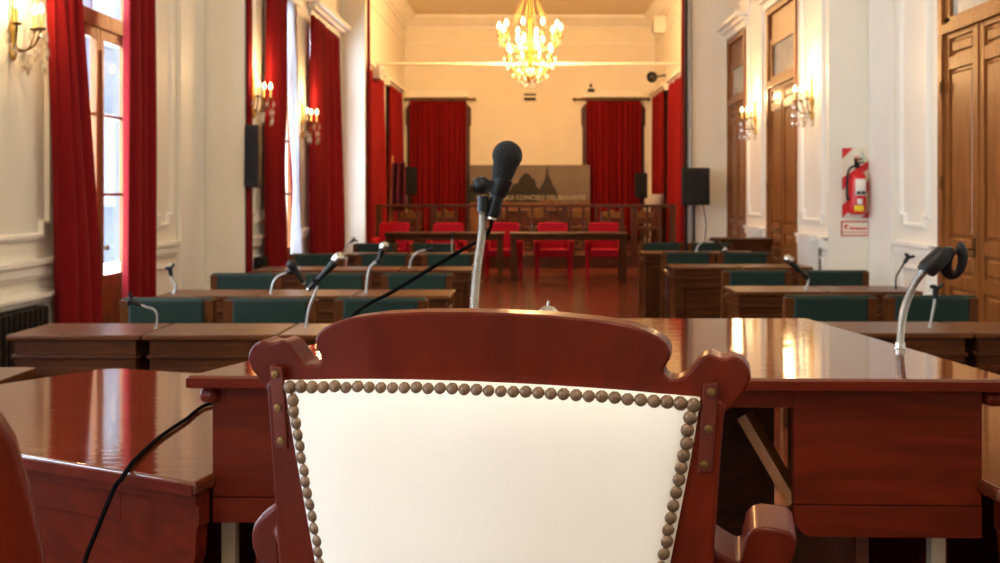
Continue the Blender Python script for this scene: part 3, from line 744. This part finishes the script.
def cable(label, pts, r, group=None):
    o = MB().tube(pts, r, 8, 8).build('cable', 'cable'); return tag(o, label, 'cable', group)
cw = WZ+.006
def onw(x, y, h=cw): d = (CZ-h)*1000/(y-193); return P(x, y, d)
cable('black microphone cable running from the raised microphone over the left side desk', [P(492, 219, D0), P(489, 231, D0+.02), P(480, 240, D0+.05), P(462, 250, D0+.04), P(430, 269, D0), P(392, 292, D0), P(362, 308, D0), P(342, 330, D0), Vector((-.60, 2.56, 1.0)), Vector((-.74, 2.62, cw)), onw(209, 404), onw(185, 420), onw(160, 437), onw(135, 460), onw(122, 478), P(115, 487, 1.97), P(105, 510, 1.95), P(95, 535, 1.95), P(86, 558, 1.95), P(74, 605, 1.96), P(66, 660, 1.98)], .0048)
t = thing('desk_bell', 'small silver call bell on the presiding desk behind the white chair', 'bell', (P(548, 322, 2.7).x, 2.7, MZ)); t.scale = (1.15, 1.15, 1.35)
MB().lathe([(.036, 0), (.036, .006), (.03, .009)], (0,0,0), 18).build('base', 'black', t)
MB().lathe([(.03, .008), (.029, .018), (.023, .032), (.012, .04), (.002, .042)], (0,0,0), 20).build('dome', 'chrome', t, angle=60)
MB().lathe([(.003, .04), (.003, .05), (.001, .052)], (0,0,0), 8).build('button', 'chrome', t)

# ------------------------------------------------------------------ councillors' desks and chairs
DW, DD, DH = .68, .46, .78
def make_desk(label, loc, group):
    t = thing('council_desk', label, 'desk', loc, 0, group)
    MB().box(-DW/2, DW/2, 0, DD, DH-.028, DH).build('desk_top', 'desktop', t, bev=.007)
    f = MB().box(-DW/2+.03, DW/2-.03, .03, .055, .06, DH-.028)
    f.build('front_panel', 'desk', t, bev=.003)
    MB().box(-DW/2+.02, DW/2-.02, .012, .035, .655, .675).build('moulding', 'desk', t, bev=.006)
    fr = MB()
    for (a, b, c_, d_) in ((-.26, .26, .57, .61), (-.26, .26, .14, .18), (-.26, -.22, .18, .57), (.22, .26, .18, .57)): fr.box(a, b, .016, .032, c_, d_)
    fr.build('panel_frame', 'desk', t, bev=.004)
    for s in (-1, 1):
        sp = MB().box(s*(DW/2-.042)-.012, s*(DW/2-.042)+.012, .055, DD-.03, .06, DH-.028).build('side_panel', 'desk', t, bev=.003)
        x = s*(DW/2-.026)
        MB().box(min(x, x+s*.012), max(x, x+s*.012), .04, DD-.03, .655, .675).build('side_moulding', 'desk', sp, bev=.003)
    MB().box(-DW/2+.02, DW/2-.02, .02, DD-.03, 0, .06).build('plinth', 'desk', t, bev=.004)
    MB().box(-DW/2+.055, DW/2-.055, .06, DD-.05, .5, .52).build('shelf', 'desk', t)
    return t
def make_chair(label, loc, group):
    t = thing('council_chair', label, 'chair', loc, 0, group)
    B = MB().box(-.235, .235, -.05, .03, .46, .845).build('backrest', 'green', t, bev=.02, seg=3)
    for s in (-1, 1):
        x = s*.26
        MB().prism([(-.03, 0), (.03, 0), (.03, .84), (-.03, .84)], lambda a, z, x=x: (x+a, -.045+.06*max(0, (.44-z))/.44, z), lambda a, z, x=x: (x+a, .03+.06*max(0, (.44-z))/.44, z)).build('stile', 'desktop', t, bev=.006)
        MB().tube([(x, -.02, .64), (x*1.02, -.2, .665), (x*1.04, -.38, .65), (x*1.04, -.43, .62)], [.022, .024, .028, .02], 8, 3).build('arm', 'darkwood', t, angle=60)
        MB().lathe([(.02, 0), (.024, .05), (.018, .12), (.032, .2), (.022, .28), (.036, .36), (.03, .42), (.02, .48), (.03, .56), (.02, .64)], (x*1.04, -.4, 0), 10).build('leg', 'darkwood', t)
    MB().box(-.28, .28, -.03, .02, .82, .852).build('top_roll', 'green', t, bev=.012, seg=3)
    MB().box(-.25, .25, -.44, -.03, .42, .5).build('seat', 'green', t, bev=.025, seg=3)
    MB().box(-.27, .27, -.43, .02, .35, .42).build('seat_rail', 'desk', t, bev=.006)
    return t
ROW = ['nearest', 'second', 'third', 'farthest']
rows = [  # side, row, desk front depth, desk centres, chair depth, chair centres
    ('left', 0, 5.07, [-2.32, -1.63, -.94], 6.2, [-2.24, -1.6, -.92]),
    ('left', 1, 7.0, [-2.28, -1.59, -.90], 8.1, [-2.29, -1.58, -.91]),
    ('left', 2, 9.35, [-2.26, -1.57, -.88], 10.7, [-2.28, -1.56, -.86]),
    ('left', 3, 11.7, [-1.83, -1.10], 12.9, [-1.99, -1.25]),
    ('right', 0, 5.14, [1.94, 2.63], 6.35, [1.9, 2.54]),
    ('right', 1, 7.3, [1.84, 2.53], 8.4, [1.9, 2.55]),
    ('right', 2, 9.7, [1.72, 2.41, 3.0], 11.0, [1.73, 2.36]),
    ('right', 3, 12.0, [1.70, 2.39], 13.1, [1.72, 2.36]),
]
LOC = {3: ['at the window end', 'in the middle', 'at the aisle end'], 2: ['at the window end', 'at the aisle end']}
d0 = c0 = None
for side, r, dd0, dc, cd, cc_ in rows:
    nD = LOC[len(dc)] if side == 'left' else ['at the aisle end', 'at the door end'] if len(dc) == 2 else ['at the aisle end', 'in the middle', 'against the wall']
    nC = LOC[len(cc_)] if side == 'left' else ['at the aisle end', 'at the door end']
    if side == 'right' and r == 2: dc = dc[:2]; nD = ['at the aisle end', 'at the door end']
    for x, w_ in zip(dc, nD):
        lab = 'brown panelled wooden desk %s of the %s %s row' % (w_, ROW[r], side)
        if d0 is None: d0 = make_desk(lab, (x, dd0, 0), 'council desks in rows')
        else: dup(d0, (x, dd0, 0), 0, lab)
    for x, w_ in zip(cc_, nC):
        lab = 'green leather wooden armchair %s of the %s %s row' % (w_, ROW[r], side)
        if c0 is None: c0 = make_chair(lab, (x, cd, 0), 'green council chairs')
        else: dup(c0, (x, cd, 0), random.uniform(-.03, .03), lab)
t = thing('writing_desk', 'low plain wooden desk against the right wall below the farther door', 'desk', (2.98, 14.0, 0))
MB().box(-.38, .38, -.25, .25, .84, .87).build('desk_top', 'desk', t, bev=.006)
MB().box(-.35, .35, -.22, -.19, .05, .84).build('front_panel', 'desk', t, bev=.004)
for s in (-1, 1): MB().box(s*.34-.015, s*.34+.015, -.19, .23, 0, .84).build('side_panel', 'desk', t, bev=.004)

# small goosenecks and microphones on the rows
def row_stand(label, pts, d, r=.007, clip='open', mat='white_metal'):
    q = [P(x, y, d) for x, y in pts]
    r *= .8; q[0].z = DH; t, L = goose(label, q, r, coil=False, mat=mat)
    e = L[-1]; dv = (L[-1]-L[-2]).normalized()
    if clip == 'open':
        MB().tube([e-dv*.01, e+dv*.05], [.014, .018], 8).build('clip_socket', 'black', t)
        n = dv.cross(Vector((0,1,0))).normalized()
        MB().tube([e+dv*.05+n*.03, e+dv*.055+n*.012, e+dv*.05-n*.012, e+dv*.075-n*.035], .011, 8, 3).build('clip', 'black', t)
    elif clip == 'hold':
        MB().tube([e-dv*.01, e+dv*.03], [.014, .02], 8).build('clip', 'black', t)
    return t
row_stand('thin gooseneck with black clip on the nearest left row beside the window curtain', [(156, 327), (157, 315), (153, 309), (146, 307), (139, 304)], 5.3)
row_stand('white gooseneck on the nearest left row holding the silver-headed microphone', [(306, 324), (308, 313), (312, 300), (317, 288), (316, 284)], 5.35, .009, 'hold')
mic('black microphone with silver grille tilted up to the right on the nearest left row', P(309, 289, 5.35), P(343, 254, 5.35), .034, headm='steel')
row_stand('small gooseneck with a pale clip at the window end of the second left row', [(174, 292), (176, 286), (172, 280), (171, 275)], 7.15, .011)
row_stand('white gooseneck arched to the right in the middle of the second left row', [(271, 291), (273, 283), (277, 277), (283, 274), (288, 272)], 7.15, .01, 'hold')
mic('dark microphone lying tilted down to the right on the second left row', P(304, 283, 7.15), P(289, 261, 7.15), .035, headm='black')
row_stand('white gooseneck at the aisle half of the second left row holding a microphone', [(366, 293), (367, 282), (369, 270), (373, 264), (377, 261)], 7.2, .011, 'hold')
mic('short microphone with silver ball head standing upright on the second left row', P(377, 263, 7.2), P(386, 242, 7.2), .034, headm='steel')
row_stand('white gooseneck bowed over the desk of the third left row', [(410, 267), (411, 260), (415, 254), (421, 251), (427, 250)], 9.6, .012)
row_stand('thin upright gooseneck on the farthest left row near the aisle', [(452, 255), (452, 247), (452, 240), (452, 238)], 11.9, .012)
row_stand('small gooseneck leaning to the right at the window end of the farthest left row', [(344, 255), (345, 249), (348, 244), (351, 242)], 11.9, .012)
row_stand('very short gooseneck holding a microphone on the second right row', [(806, 288), (808, 283), (808, 280), (807, 278)], 7.5, .012, 'hold')
mic('black microphone with silver head tilted up to the left on the second right row', P(808, 279, 7.5), P(785, 256, 7.5), .036, headm='steel')
row_stand('slim gooseneck with black clip at the door end of the second right row', [(896, 287), (896, 278), (900, 270), (905, 262)], 7.5, .009, mat='iron')
row_stand('straight pale gooseneck with dark tip on the nearest right row', [(930, 327), (932, 316), (934, 306), (935, 297)], 5.35, .009)
row_stand('white gooseneck arched to the right on the farthest right row', [(696, 252), (698, 246), (703, 242), (710, 240)], 12.2, .014, 'hold')
mic('black microphone hanging tilted to the right on the farthest right row', P(711, 238, 12.2), P(727, 252, 12.2), .036, headm='steel')
# ------------------------------------------------------------------ the press tables and red armchairs
def red_table(label, x0, x1, d):
    t = thing('long_table', label, 'table', ((x0+x1)/2, d, 0), 0, 'plain long tables'); w_ = (x1-x0)/2
    MB().box(-w_, w_, -.3, .35, .79, .825).build('table_top', 'desk', t, bev=.006)
    MB().box(-w_+.06, w_-.06, -.25, -.22, .7, .79).build('apron', 'desk', t, bev=.004)
    for x in (-w_+.07, w_-.07):
        for y in (-.23, .29): MB().box(x-.045, x+.045, y-.045, y+.045, 0, .79).build('leg', 'desk', t, bev=.006)
red_table('long brown wooden table left of the aisle in front of three red armchairs', -2.46, -.44, 17.1)
red_table('long brown wooden table right of centre in front of two red armchairs', -.35, 1.66, 17.1)
def red_chair(label, loc, group):
    t = thing('red_armchair', label, 'chair', loc, 0, group)
    MB().prism([(-.26, .42), (.26, .42), (.275, .92), (.25, .955), (0, .965), (-.25, .955), (-.275, .92)], lambda u, z: (u, .1+.1*(z-.42), z), lambda u, z: (u, .2+.12*(z-.42), z)).build('backrest', 'redchair', t, bev=.02, seg=3)
    MB().box(-.26, .26, -.4, .14, .36, .5).build('seat', 'redchair', t, bev=.03, seg=3)
    for s in (-1, 1):
        MB().prism([(-.4, .38), (.14, .38), (.14, .7), (-.3, .69), (-.4, .64)], lambda y, z, s=s: (s*.25, y, z), lambda y, z, s=s: (s*.35, y, z)).build('arm', 'redchair', t, bev=.025, seg=3)
        for y in (-.34, .14): MB().tube([(s*.3, y, .4), (s*.3, y, 0)], [.034, .022], 8).build('leg', 'redchair', t)
    return t
r0 = None
for x, lab in ((-2.48, 'red upholstered armchair at the window end of the left long table'), (-1.5, 'red upholstered armchair in the middle of the left long table'), (-.47, 'red upholstered armchair behind the gap between the two long tables'), (.42, 'red upholstered armchair at the centre of the right long table'), (1.34, 'red upholstered armchair at the right end of the right long table')):
    if r0 is None: r0 = red_chair(lab, (x, 18.1, 0), 'red armchairs behind the long tables')
    else: dup(r0, (x, 18.1, 0), random.uniform(-.06, .06), lab)

# ------------------------------------------------------------------ the railing and the stage
t = thing('railing', 'dark turned wooden railing along the front of the stage', 'railing', (0, 20.2, .25))
MB().box(-3.1, 2.95, -.06, .06, .96, 1.02).build('top_rail', 'darkwood', t, bev=.012)
MB().box(-3.1, 2.95, -.05, .05, .08, .15).build('bottom_rail', 'darkwood', t, bev=.01)
posts = [-3.05, -1.95, -.62, .7, 2.1, 2.88]
for x in posts: MB().box(x-.06, x+.06, -.06, .06, 0, 1.0).build('post', 'darkwood', t, bev=.01)
x = -3.05
while x < 2.9:
    if min(abs(x-p) for p in posts) > .12:
        MB().lathe([(.03, .15), (.045, .2), (.02, .26), (.05, .42), (.055, .5), (.03, .62), (.022, .72), (.035, .82), (.025, .88), (.032, .96)], (x, 0, 0), 10).build('baluster', 'darkwood', t)
    x += .258
def stage_chair(label, loc, group):
    t = thing('carved_chair', label, 'chair', loc, 0, group)
    f = MB()
    for s in (-1, 1): f.tube([(s*.24, .2, 0), (s*.24, .2, .5), (s*.25, .24, .86)], [.025, .028, .022], 8)
    f.build('back_frame', 'darkwood', t)
    MB().prism([(-.27, .70), (.27, .70), (.27, .78), (.16, .84), (.08, .81), (0, .89), (-.08, .81), (-.16, .84), (-.27, .78)], lambda u, z: (u, .215, z), lambda u, z: (u, .265, z)).build('crest', 'gilt', t, bev=.012)
    MB().box(-.2, .2, .2, .25, .55, .7).build('backrest', 'darkwood', t, bev=.012)
    MB().box(-.27, .27, -.27, .24, .42, .5).build('seat', 'darkwood', t, bev=.02)
    for s in (-1, 1): MB().tube([(s*.23, -.23, .43), (s*.23, -.23, 0)], [.03, .02], 8).build('leg', 'darkwood', t)
    return t
s0 = None
for x, lab in ((-.75, 'carved dark chair behind the railing, left of the big microphone'), (.15, 'carved dark chair behind the railing, below the tower on the banner'), (1.05, 'carved dark chair behind the railing, below the right part of the banner'), (1.85, 'carved dark chair behind the railing, in front of the right far curtain'), (2.55, 'carved dark chair behind the railing at its right end'), (-1.9, 'carved dark chair behind the railing, in front of the left far curtain'), (-2.7, 'carved dark chair behind the railing at its left end')):
    if s0 is None: s0 = stage_chair(lab, (x, 22.3, .25), 'carved chairs on the stage')
    else: dup(s0, (x, 22.3, .25), 0, lab)
t = thing('stage_table', 'dark wooden table standing on the stage in front of the banner', 'table', (.1, 24.5, .25))
MB().box(-1.1, 1.1, -.35, .35, .78, .83).build('table_top', 'darkwood', t, bev=.01)
MB().box(-1.05, 1.05, -.3, -.27, .05, .78).build('front_panel', 'darkwood', t, bev=.01)
for s in (-1, 1): MB().box(s*1.02-.03, s*1.02+.03, -.27, .32, 0, .78).build('side_panel', 'darkwood', t, bev=.01)

# printed banner with the town view
BY = 26.75
def bx(x): return (x-530)/1000*BY
def bz(y): return CZ-(y-193)/1000*BY
cxB = bx(530)
t = thing('photo_banner', 'wide dark photo banner of trees and a tower with council lettering', 'banner', (0, BY, .25))
def bp(poly, name, mat, lay):
    MB().prism([(bx(x), bz(y)-.25) for x, y in poly], lambda a, z: (a, -lay, z), lambda a, z: (a, .02, z)).build(name, mat, t, smooth=False)
bp([(470, 165), (590, 165), (590, 239.6), (470, 239.6)], 'backing', 'photosky', .0)
bp([(470, 201), (500, 200), (520, 203), (548, 200), (570, 203), (590, 201), (590, 239.6), (470, 239.6)], 'printed_roofs', 'photoroof', .004)
tre = [(505, 202), (507, 193), (511, 189), (513, 184), (518, 183), (520, 178), (525, 173), (529, 174), (532, 178), (535, 180), (537, 187), (540, 190), (540, 202)]
bp(tre, 'printed_trees', 'phototree', .006)
bp([(470, 202), (470, 186), (476, 180), (484, 183), (490, 190), (497, 195), (505, 202)], 'printed_trees', 'phototree', .006)
bp([(536, 200), (538, 193), (541, 186), (543, 183), (545, 178), (546, 174), (546.4, 168), (547.2, 166), (548, 168), (548.4, 174), (550, 178), (552, 183), (555, 188), (558, 195), (559, 200)], 'printed_tower', 'photodome', .008)
fc = bpy.data.curves.new('lettering', 'FONT'); fc.body = 'HONORABLE CONCEJO DELIBERANTE'; fc.size = .16; fc.extrude = .002; fc.align_x = 'CENTER'; fc.offset = .003
fo = bpy.data.objects.new('lettering_curve', fc); C.objects.link(fo); bpy.context.view_layer.update()
me = bpy.data.meshes.new_from_object(fo.evaluated_get(bpy.context.evaluated_depsgraph_get())); bpy.data.objects.remove(fo)
wd = max(v.co.x for v in me.vertices)-min(v.co.x for v in me.vertices); sx = (bx(586)-bx(477))/wd
for v in me.vertices: v.co = Vector((v.co.x*sx+bx(531), -.014-v.co.z, v.co.y+bz(199.5)-.25))
me.materials.append(M['letter']); lo = bpy.data.objects.new('lettering', me); C.objects.link(lo); lo.parent = t

# speakers
def speaker_body(t, w_, h, d, z):
    MB().prism([(-w_/2, -d/2), (w_/2, -d/2), (w_*.36, d/2), (-w_*.36, d/2)], lambda a, b: (a, b, z+h), lambda a, b: (a, b, z)).build('cabinet', 'black', t, bev=.02, seg=3)
    MB().box(-w_*.44, w_*.44, -d/2-.012, -d/2+.004, z+.05*h, z+.95*h).build('grille', 'iron', t, bev=.006)
    MB().lathe([(w_*.3, 0), (w_*.27, .008), (w_*.1, -.001), (w_*.06, .006)], (0, -d/2-.012, z+h*.32), 20, ax=(0,-1,0)).build('woofer', 'black', t)
    MB().lathe([(w_*.12, 0), (w_*.1, .006), (w_*.03, .002)], (0, -d/2-.012, z+h*.74), 16, ax=(0,-1,0)).build('tweeter', 'iron', t)
def stand(label, loc, ht, group):
    t = thing('speaker_stand', label, 'speaker stand', loc, 0, group)
    MB().tube([(0,0,.12), (0,0,ht)], .02, 10).build('pole', 'black', t)
    MB().lathe([(.032, .45), (.036, .47), (.036, .55), (.03, .57)], (0,0,0), 10).build('collar', 'black', t)
    for i in range(3):
        an = 2*PI*i/3+.5
        MB().tube([(.03*math.cos(an), .03*math.sin(an), .5), (.4*math.cos(an), .4*math.sin(an), .02)], .014, 8).build('leg', 'black', t)
for (x, d, z0, z1, w_, dep, base, n, lab) in ((694, 17.0, 205, 168, .48, .4, 0, 'black', 'in front of the right stage pier'), (411, 24.0, 195, 167, .31, .3, .25, 'black', 'in front of the left far curtain'), (640.5, 24.0, 198, 173, .31, .3, .25, 'black', 'at the right far curtain behind the railing')):
    p = P(x, z0, d); top = P(x, z1, d)
    stand('black tripod stand carrying the loudspeaker %s' % lab, (p.x, d, base), p.z-base, 'tripod speaker stands')
    t = thing('loudspeaker', 'black loudspeaker on a tripod stand %s' % lab, 'speaker', (p.x, d, p.z), 0, 'black loudspeakers on stands')
    speaker_body(t, w_, top.z-p.z, dep, 0)
t = thing('column_speaker', 'black column speaker hanging on the edge of the left wall pier', 'speaker', (XL+.095, 11.62, P(0, 188, 11.5).z), 0)
MB().prism([(0, 0), (.0, .72), (.16, .73), (.2, .02)], lambda b, z: (-.08, -b+.05, z), lambda b, z: (.08, -b+.05, z)).build('cabinet', 'black', t, bev=.012)
MB().box(-.065, .065, -.155, -.13, .06, .66).build('grille', 'iron', t, bev=.005)
MB().box(-.09, -.05, .0, .1, .3, .4).build('bracket', 'iron', t)

# conduits on the right pier
tag(MB().tube([P(685.5, 193, 17.3)*1, P(685.5, 193, 17.3)*1+Vector((0,0,4.7))], .001, 3).build('tmp', 'black'), 'x', 'x')
bpy.data.objects.remove(bpy.data.objects['tmp'])
for (x, r, m_, nm, lab) in ((686, .028, 'iron', 'conduit', 'dark vertical conduit on the edge of the right stage pier'), (690.5, .032, 'white_metal', 'conduit', 'pale vertical pipe beside the dark conduit on the right stage pier')):
    X = (x-530)/1000*17.42
    tag(MB().tube([(X, 17.42, 0), (X, 17.42, H)], r, 10).build(nm, m_), lab, 'pipe', 'conduits on the right pier')
o = MB().tube([P(703, 205, 17.1), P(706, 225, 17.2), P(704, 245, 17.2), Vector((2.95, 17.2, .02))], .009, 6, 5).build('cable', 'cable'); tag(o, 'thin black cable hanging from the loudspeaker at the right stage pier', 'cable')

# radiators
def radiator(label, loc, rz, n, ht, mat):
    t = thing('radiator', label, 'radiator', loc, rz, 'wall radiators')
    for i in range(n):
        MB().box(i*.075, i*.075+.055, .02, .14, .1, ht).build('section', mat, t, bev=.012)
    MB().tube([(-.03, .08, .17), (n*.075, .08, .17)], .018, 8).build('pipe', mat, t)
    MB().tube([(-.03, .08, ht-.07), (n*.075, .08, ht-.07)], .018, 8).build('pipe', mat, t)
    for x in (.03, (n-1)*.075+.03): MB().box(x-.02, x+.02, .05, .11, 0, .1).build('foot', mat, t, bev=.004)
radiator('dark iron radiator below the white ledge left of the nearest window', (NL+.02, 7.58, 0), -PI/2, 13, .65, 'iron')
radiator('dark iron radiator on the left wall below the column speaker', (XL+.02, 11.99, 0), -PI/2, 3, .74, 'iron')
radiator('white radiator on the right wall below the nearer sconce', (XR-.02, 11.8, 0), PI/2, 6, 1.0, 'rad')
radiator('white radiator on the right wall between the two farther doors', (XR-.02, 14.75, 0), PI/2, 7, 1.0, 'rad')

# fire extinguisher and its board on the right pier
DE = DJ-.001
def ex(x): return (x-530)/1000*DE
def ez(y): return CZ-(y-193)/1000*DE
t = thing('extinguisher_board', 'red and cream striped board behind the fire extinguisher', 'sign', (ex(856), DE, ez(218)))
ox, oz = ex(856), ez(218)
def eb(poly, name, mat, lay):
    MB().prism([(ex(x)-ox, ez(y)-oz) for x, y in poly], lambda a, z: (a, -lay, z), lambda a, z: (a, 0, z)).build(name, mat, t, smooth=False)
eb([(842, 148), (869.5, 148), (869.5, 218), (842, 218)], 'board', 'signcream', .008)
eb([(842, 148), (853, 148), (842, 159)], 'stripe', 'signred', .010)
eb([(842, 178), (842, 190), (869, 168), (869, 160)], 'stripe', 'signred', .010)
eb([(842, 205), (842, 218), (848, 212), (869, 190), (869, 180)], 'stripe', 'signred', .0101)
eb([(861, 218), (869.5, 210), (869.5, 218)], 'stripe', 'signred', .010)
eb([(856, 162), (862, 149.5), (868, 162)], 'pictogram', 'palegreen', .0105)
MB().lathe([(.04, 0), (.04, .003)], (ex(856.5)-ox, -.009, ez(159)-oz), 18, ax=(0,-1,0)).build('roundel', plain('pale_red', (.75, .35, .25), .5), t)
t = thing('fire_extinguisher', 'red fire extinguisher hung on the striped board', 'fire extinguisher', (ex(854), DE-.112, ez(214))); t.scale = (1.08, 1.08, 1.12)
MB().lathe([(.07, 0), (.088, .012), (.092, .05), (.092, .36), (.08, .41), (.05, .44), (.025, .45), (.025, .48)], (0,0,0), 20).build('cylinder', 'extred', t)
MB().lathe([(.026, .47), (.03, .48), (.03, .51), (.015, .52)], (0,0,0), 10).box(-.02, .07, -.012, .012, .52, .535).box(-.03, .06, -.012, .012, .555, .57).box(-.03, -.0, -.01, .01, .5, .57).build('valve', 'iron', t, bev=.003)
MB().tube([(-.02, -.02, .5), (-.09, -.02, .46), (-.115, -.03, .36), (-.118, -.03, .22), (-.105, -.03, .14)], [.012, .012, .012, .014, .02], 8, 4).build('hose', 'black', t)
def wrap(a0, a1, z0, z1, r, name, mat):
    mb = MB(); n = 10; vs = []; fs = []
    for i in range(n+1):
        a = a0+(a1-a0)*i/n
        for z in (z0, z1): vs.append((r*math.sin(a), -r*math.cos(a), z))
    for i in range(n): fs.append((2*i, 2*i+2, 2*i+3, 2*i+1))
    o = mb.add(vs, fs).build(name, mat, t); md = o.modifiers.new('thickness', 'SOLIDIFY'); md.thickness = .002
wrap(-.5, 1.0, .19, .36, .0935, 'label', 'paper'); wrap(-.3, .3, .1, .16, .0935, 'date_label', 'paper'); wrap(-.6, .5, .03, .09, .0935, 'tag', 'yellow')
wrap(-.35, .05, .205, .235, .0945, 'print_block', 'iron'); wrap(.15, .5, .205, .235, .0945, 'print_block', 'iron')
wrap(.55, .85, .205, .235, .0945, 'print_block', 'iron')
t = thing('wall_sign', 'small cream sign with red border below the extinguisher board', 'sign', (ex(855), DE, ez(236)))
ox, oz = ex(855), ez(236)
eb([(841, 221), (869, 221), (869, 236), (841, 236)], 'plate', 'signcream', .006)
for q in ([(841, 221), (869, 221), (869, 222.2), (841, 222.2)], [(841, 234.8), (869, 234.8), (869, 236), (841, 236)], [(841, 221), (842.2, 221), (842.2, 236), (841, 236)], [(867.8, 221), (869, 221), (869, 236), (867.8, 236)]): eb(q, 'border', 'signred', .008)
eb([(849, 227.3), (866.5, 227.8), (866.5, 229.6), (849, 229.3)], 'print_line', 'signred', .008)
eb([(843.5, 226), (847, 224.2), (848.5, 225), (846, 226.6), (847.5, 229), (845, 229)], 'emblem', 'signred', .008)
eb([(843, 231.8), (866.8, 231.8), (866.8, 232.6), (843, 232.6)], 'print_line', 'signred', .008)

# upper fittings at the stage end
tag(MB().tube([(-3.4, 21.7, P(0, 64, 21.7).z), (3.4, 21.7, P(0, 64, 21.7).z)], .034, 10).build('tie_rod', 'wall'), 'long pale horizontal rod spanning the stage above the curtains', 'rod')
p = P(380, 73, 21.0)
t = thing('wall_box', 'pale box fitting high on the left stage wall', 'fitting', (-XE+.16, 21.0, p.z-.15))
MB().box(-.16, .14, -.28, .28, 0, .3).build('case', 'rad', t, bev=.03); MB().box(.138, .15, -.2, .2, .06, .24).build('grille', 'grey', t, bev=.004)
p = P(654, 27, 25.5)
t = thing('wall_speaker', 'small pale speaker box high in the right corner under the cornice', 'speaker', (XE-.16, 25.2, p.z-.22))
MB().box(-.14, .16, -.2, .2, 0, .42).build('case', 'trim', t, bev=.025); MB().box(-.15, -.13, -.15, .15, .05, .37).build('grille', 'grey', t, bev=.004)
p = P(653, 77, 25.0)
t = thing('spotlight', 'round black spotlight on the right stage wall', 'spotlight', p)
MB().lathe([(.08, 0), (.13, .02), (.14, .08), (.12, .08), (.08, .03)], (0,0,0), 18, ax=(-.5,-.85,-.15)).build('housing', 'black', t)
MB().lathe([(.075, .02), (.075, .03)], (0,0,0), 18, ax=(-.5,-.85,-.15)).build('lens', 'grey', t)
MB().tube([(0, .02, 0), (XE-p.x, .05, .05)], .02, 8).build('bracket', 'black', t)
p = P(530, 102, DF-.05)
t = thing('wall_vent', 'pale framed vent with two dark bars on the far wall below the chandelier', 'vent', (p.x, DF, p.z))
MB().box(-.22, .22, -.03, 0, 0, .46).build('frame', 'wall', t, bev=.004); MB().box(-.16, .16, -.05, -.02, .04, .12).build('bar', 'iron', t); MB().box(-.16, .16, -.05, -.02, .18, .23).build('bar', 'iron', t)
p = P(591, 91, DF-.1)
t = thing('wall_camera', 'small dark camera on the far wall above the right curtain rod', 'camera', (p.x, DF, p.z))
MB().tube([(0, 0, 0), (0, -.14, .0)], .03, 8).build('arm', 'iron', t); MB().box(-.09, .09, -.22, -.1, -.03, .05).build('case', 'iron', t, bev=.01); MB().ball((0, -.05, .16), .04).tube([(0, -.05, .16), (0, -.05, 0)], .012, 6).build('sensor', 'iron', t)
# flag and drum at the two ends of the stage
p = P(398, 200, 22.8)
t = thing('flag', 'dark purple flag hanging on a pole beside the left stage speaker', 'flag', (p.x, 22.8, .25))
MB().tube([(-.2, 0, 0), (-.12, 0, 2.1)], .018, 8).build('pole', 'brass', t)
vs = []; fs = []
for j in range(13):
    for i in range(17):
        s = i/16; h = j/12; vs.append((-.13-.06*h*.5+s*(.3+.05*h), -.05*math.cos(s*14+h), 1.95-h*1.1))
for j in range(12):
    for i in range(16): q = j*17+i; fs.append((q, q+1, q+18, q+17))
o = MB().add(vs, fs).build('cloth', 'purple', t, angle=80); md = o.modifiers.new('thickness', 'SOLIDIFY'); md.thickness = .006
p = P(657, 204, 23.0)
t = thing('drum', 'grey drum-shaped object behind the right end of the railing', 'drum', (p.x, 23.0, .25))
MB().lathe([(.15, 0), (.15, .95), (.12, .96)], (0,0,0), 16).build('stand', 'darkwood', t); MB().lathe([(.16, .96), (.17, .98), (.17, 1.2), (.16, 1.22)], (0,0,0), 18).build('shell', 'grey', t)

t = thing('neighbouring_building', 'blue-grey building wall seen outside through the nearest tall window', 'building', (-10.5, 20, 0))
MB().box(-1.5, 1.5, -4, 7, 0, 8.5).build('wall', plain('render_coat', (.045, .05, .066), .8, var=.12, scale=3), t)
for y in (-2.5, .5, 3.5):
    for z in (1.2, 4.6): MB().box(1.48, 1.54, y, y+1.1, z, z+2.0).build('window', plain('shutter', (.07, .072, .08), .6, var=.05) if 0 else M['shutter'], t)
# ------------------------------------------------------------------ light, world, camera
w = bpy.data.worlds.new('World'); sc.world = w; w.use_nodes = True
nt = w.node_tree; bg = nt.nodes['Background']; bg.inputs[0].default_value = (.80, .90, 1.0, 1); bg.inputs[1].default_value = 20
for d, e in ((7.5, 110), (-.5, 240)): lamp((0, d, 5.2), e, (1, .86, .68), .35)  # added fill lamps without fixtures, standing in for unseen chandeliers
cam = bpy.data.cameras.new('camera'); co = bpy.data.objects.new('camera', cam); C.objects.link(co)
co.location = (0, 0, CZ); co.rotation_euler = (PI/2, 0, 0)
cam.sensor_width = 36; cam.lens = 36; cam.shift_x = -.03; cam.shift_y = -.0885
cam.clip_start = .05; cam.clip_end = 100
cam.dof.use_dof = True; cam.dof.focus_distance = 1.4; cam.dof.aperture_fstop = 9
sc.camera = co
sc.view_settings.view_transform = 'Standard'; sc.view_settings.look = 'None'; sc.view_settings.gamma = 1; sc.view_settings.use_curve_mapping = False
sc.view_settings.exposure = 0
sc.cycles.use_denoising = True
sc.cycles.max_bounces = 10; sc.cycles.diffuse_bounces = 6; sc.cycles.transparent_max_bounces = 12
sc.cycles.sample_clamp_indirect = 6
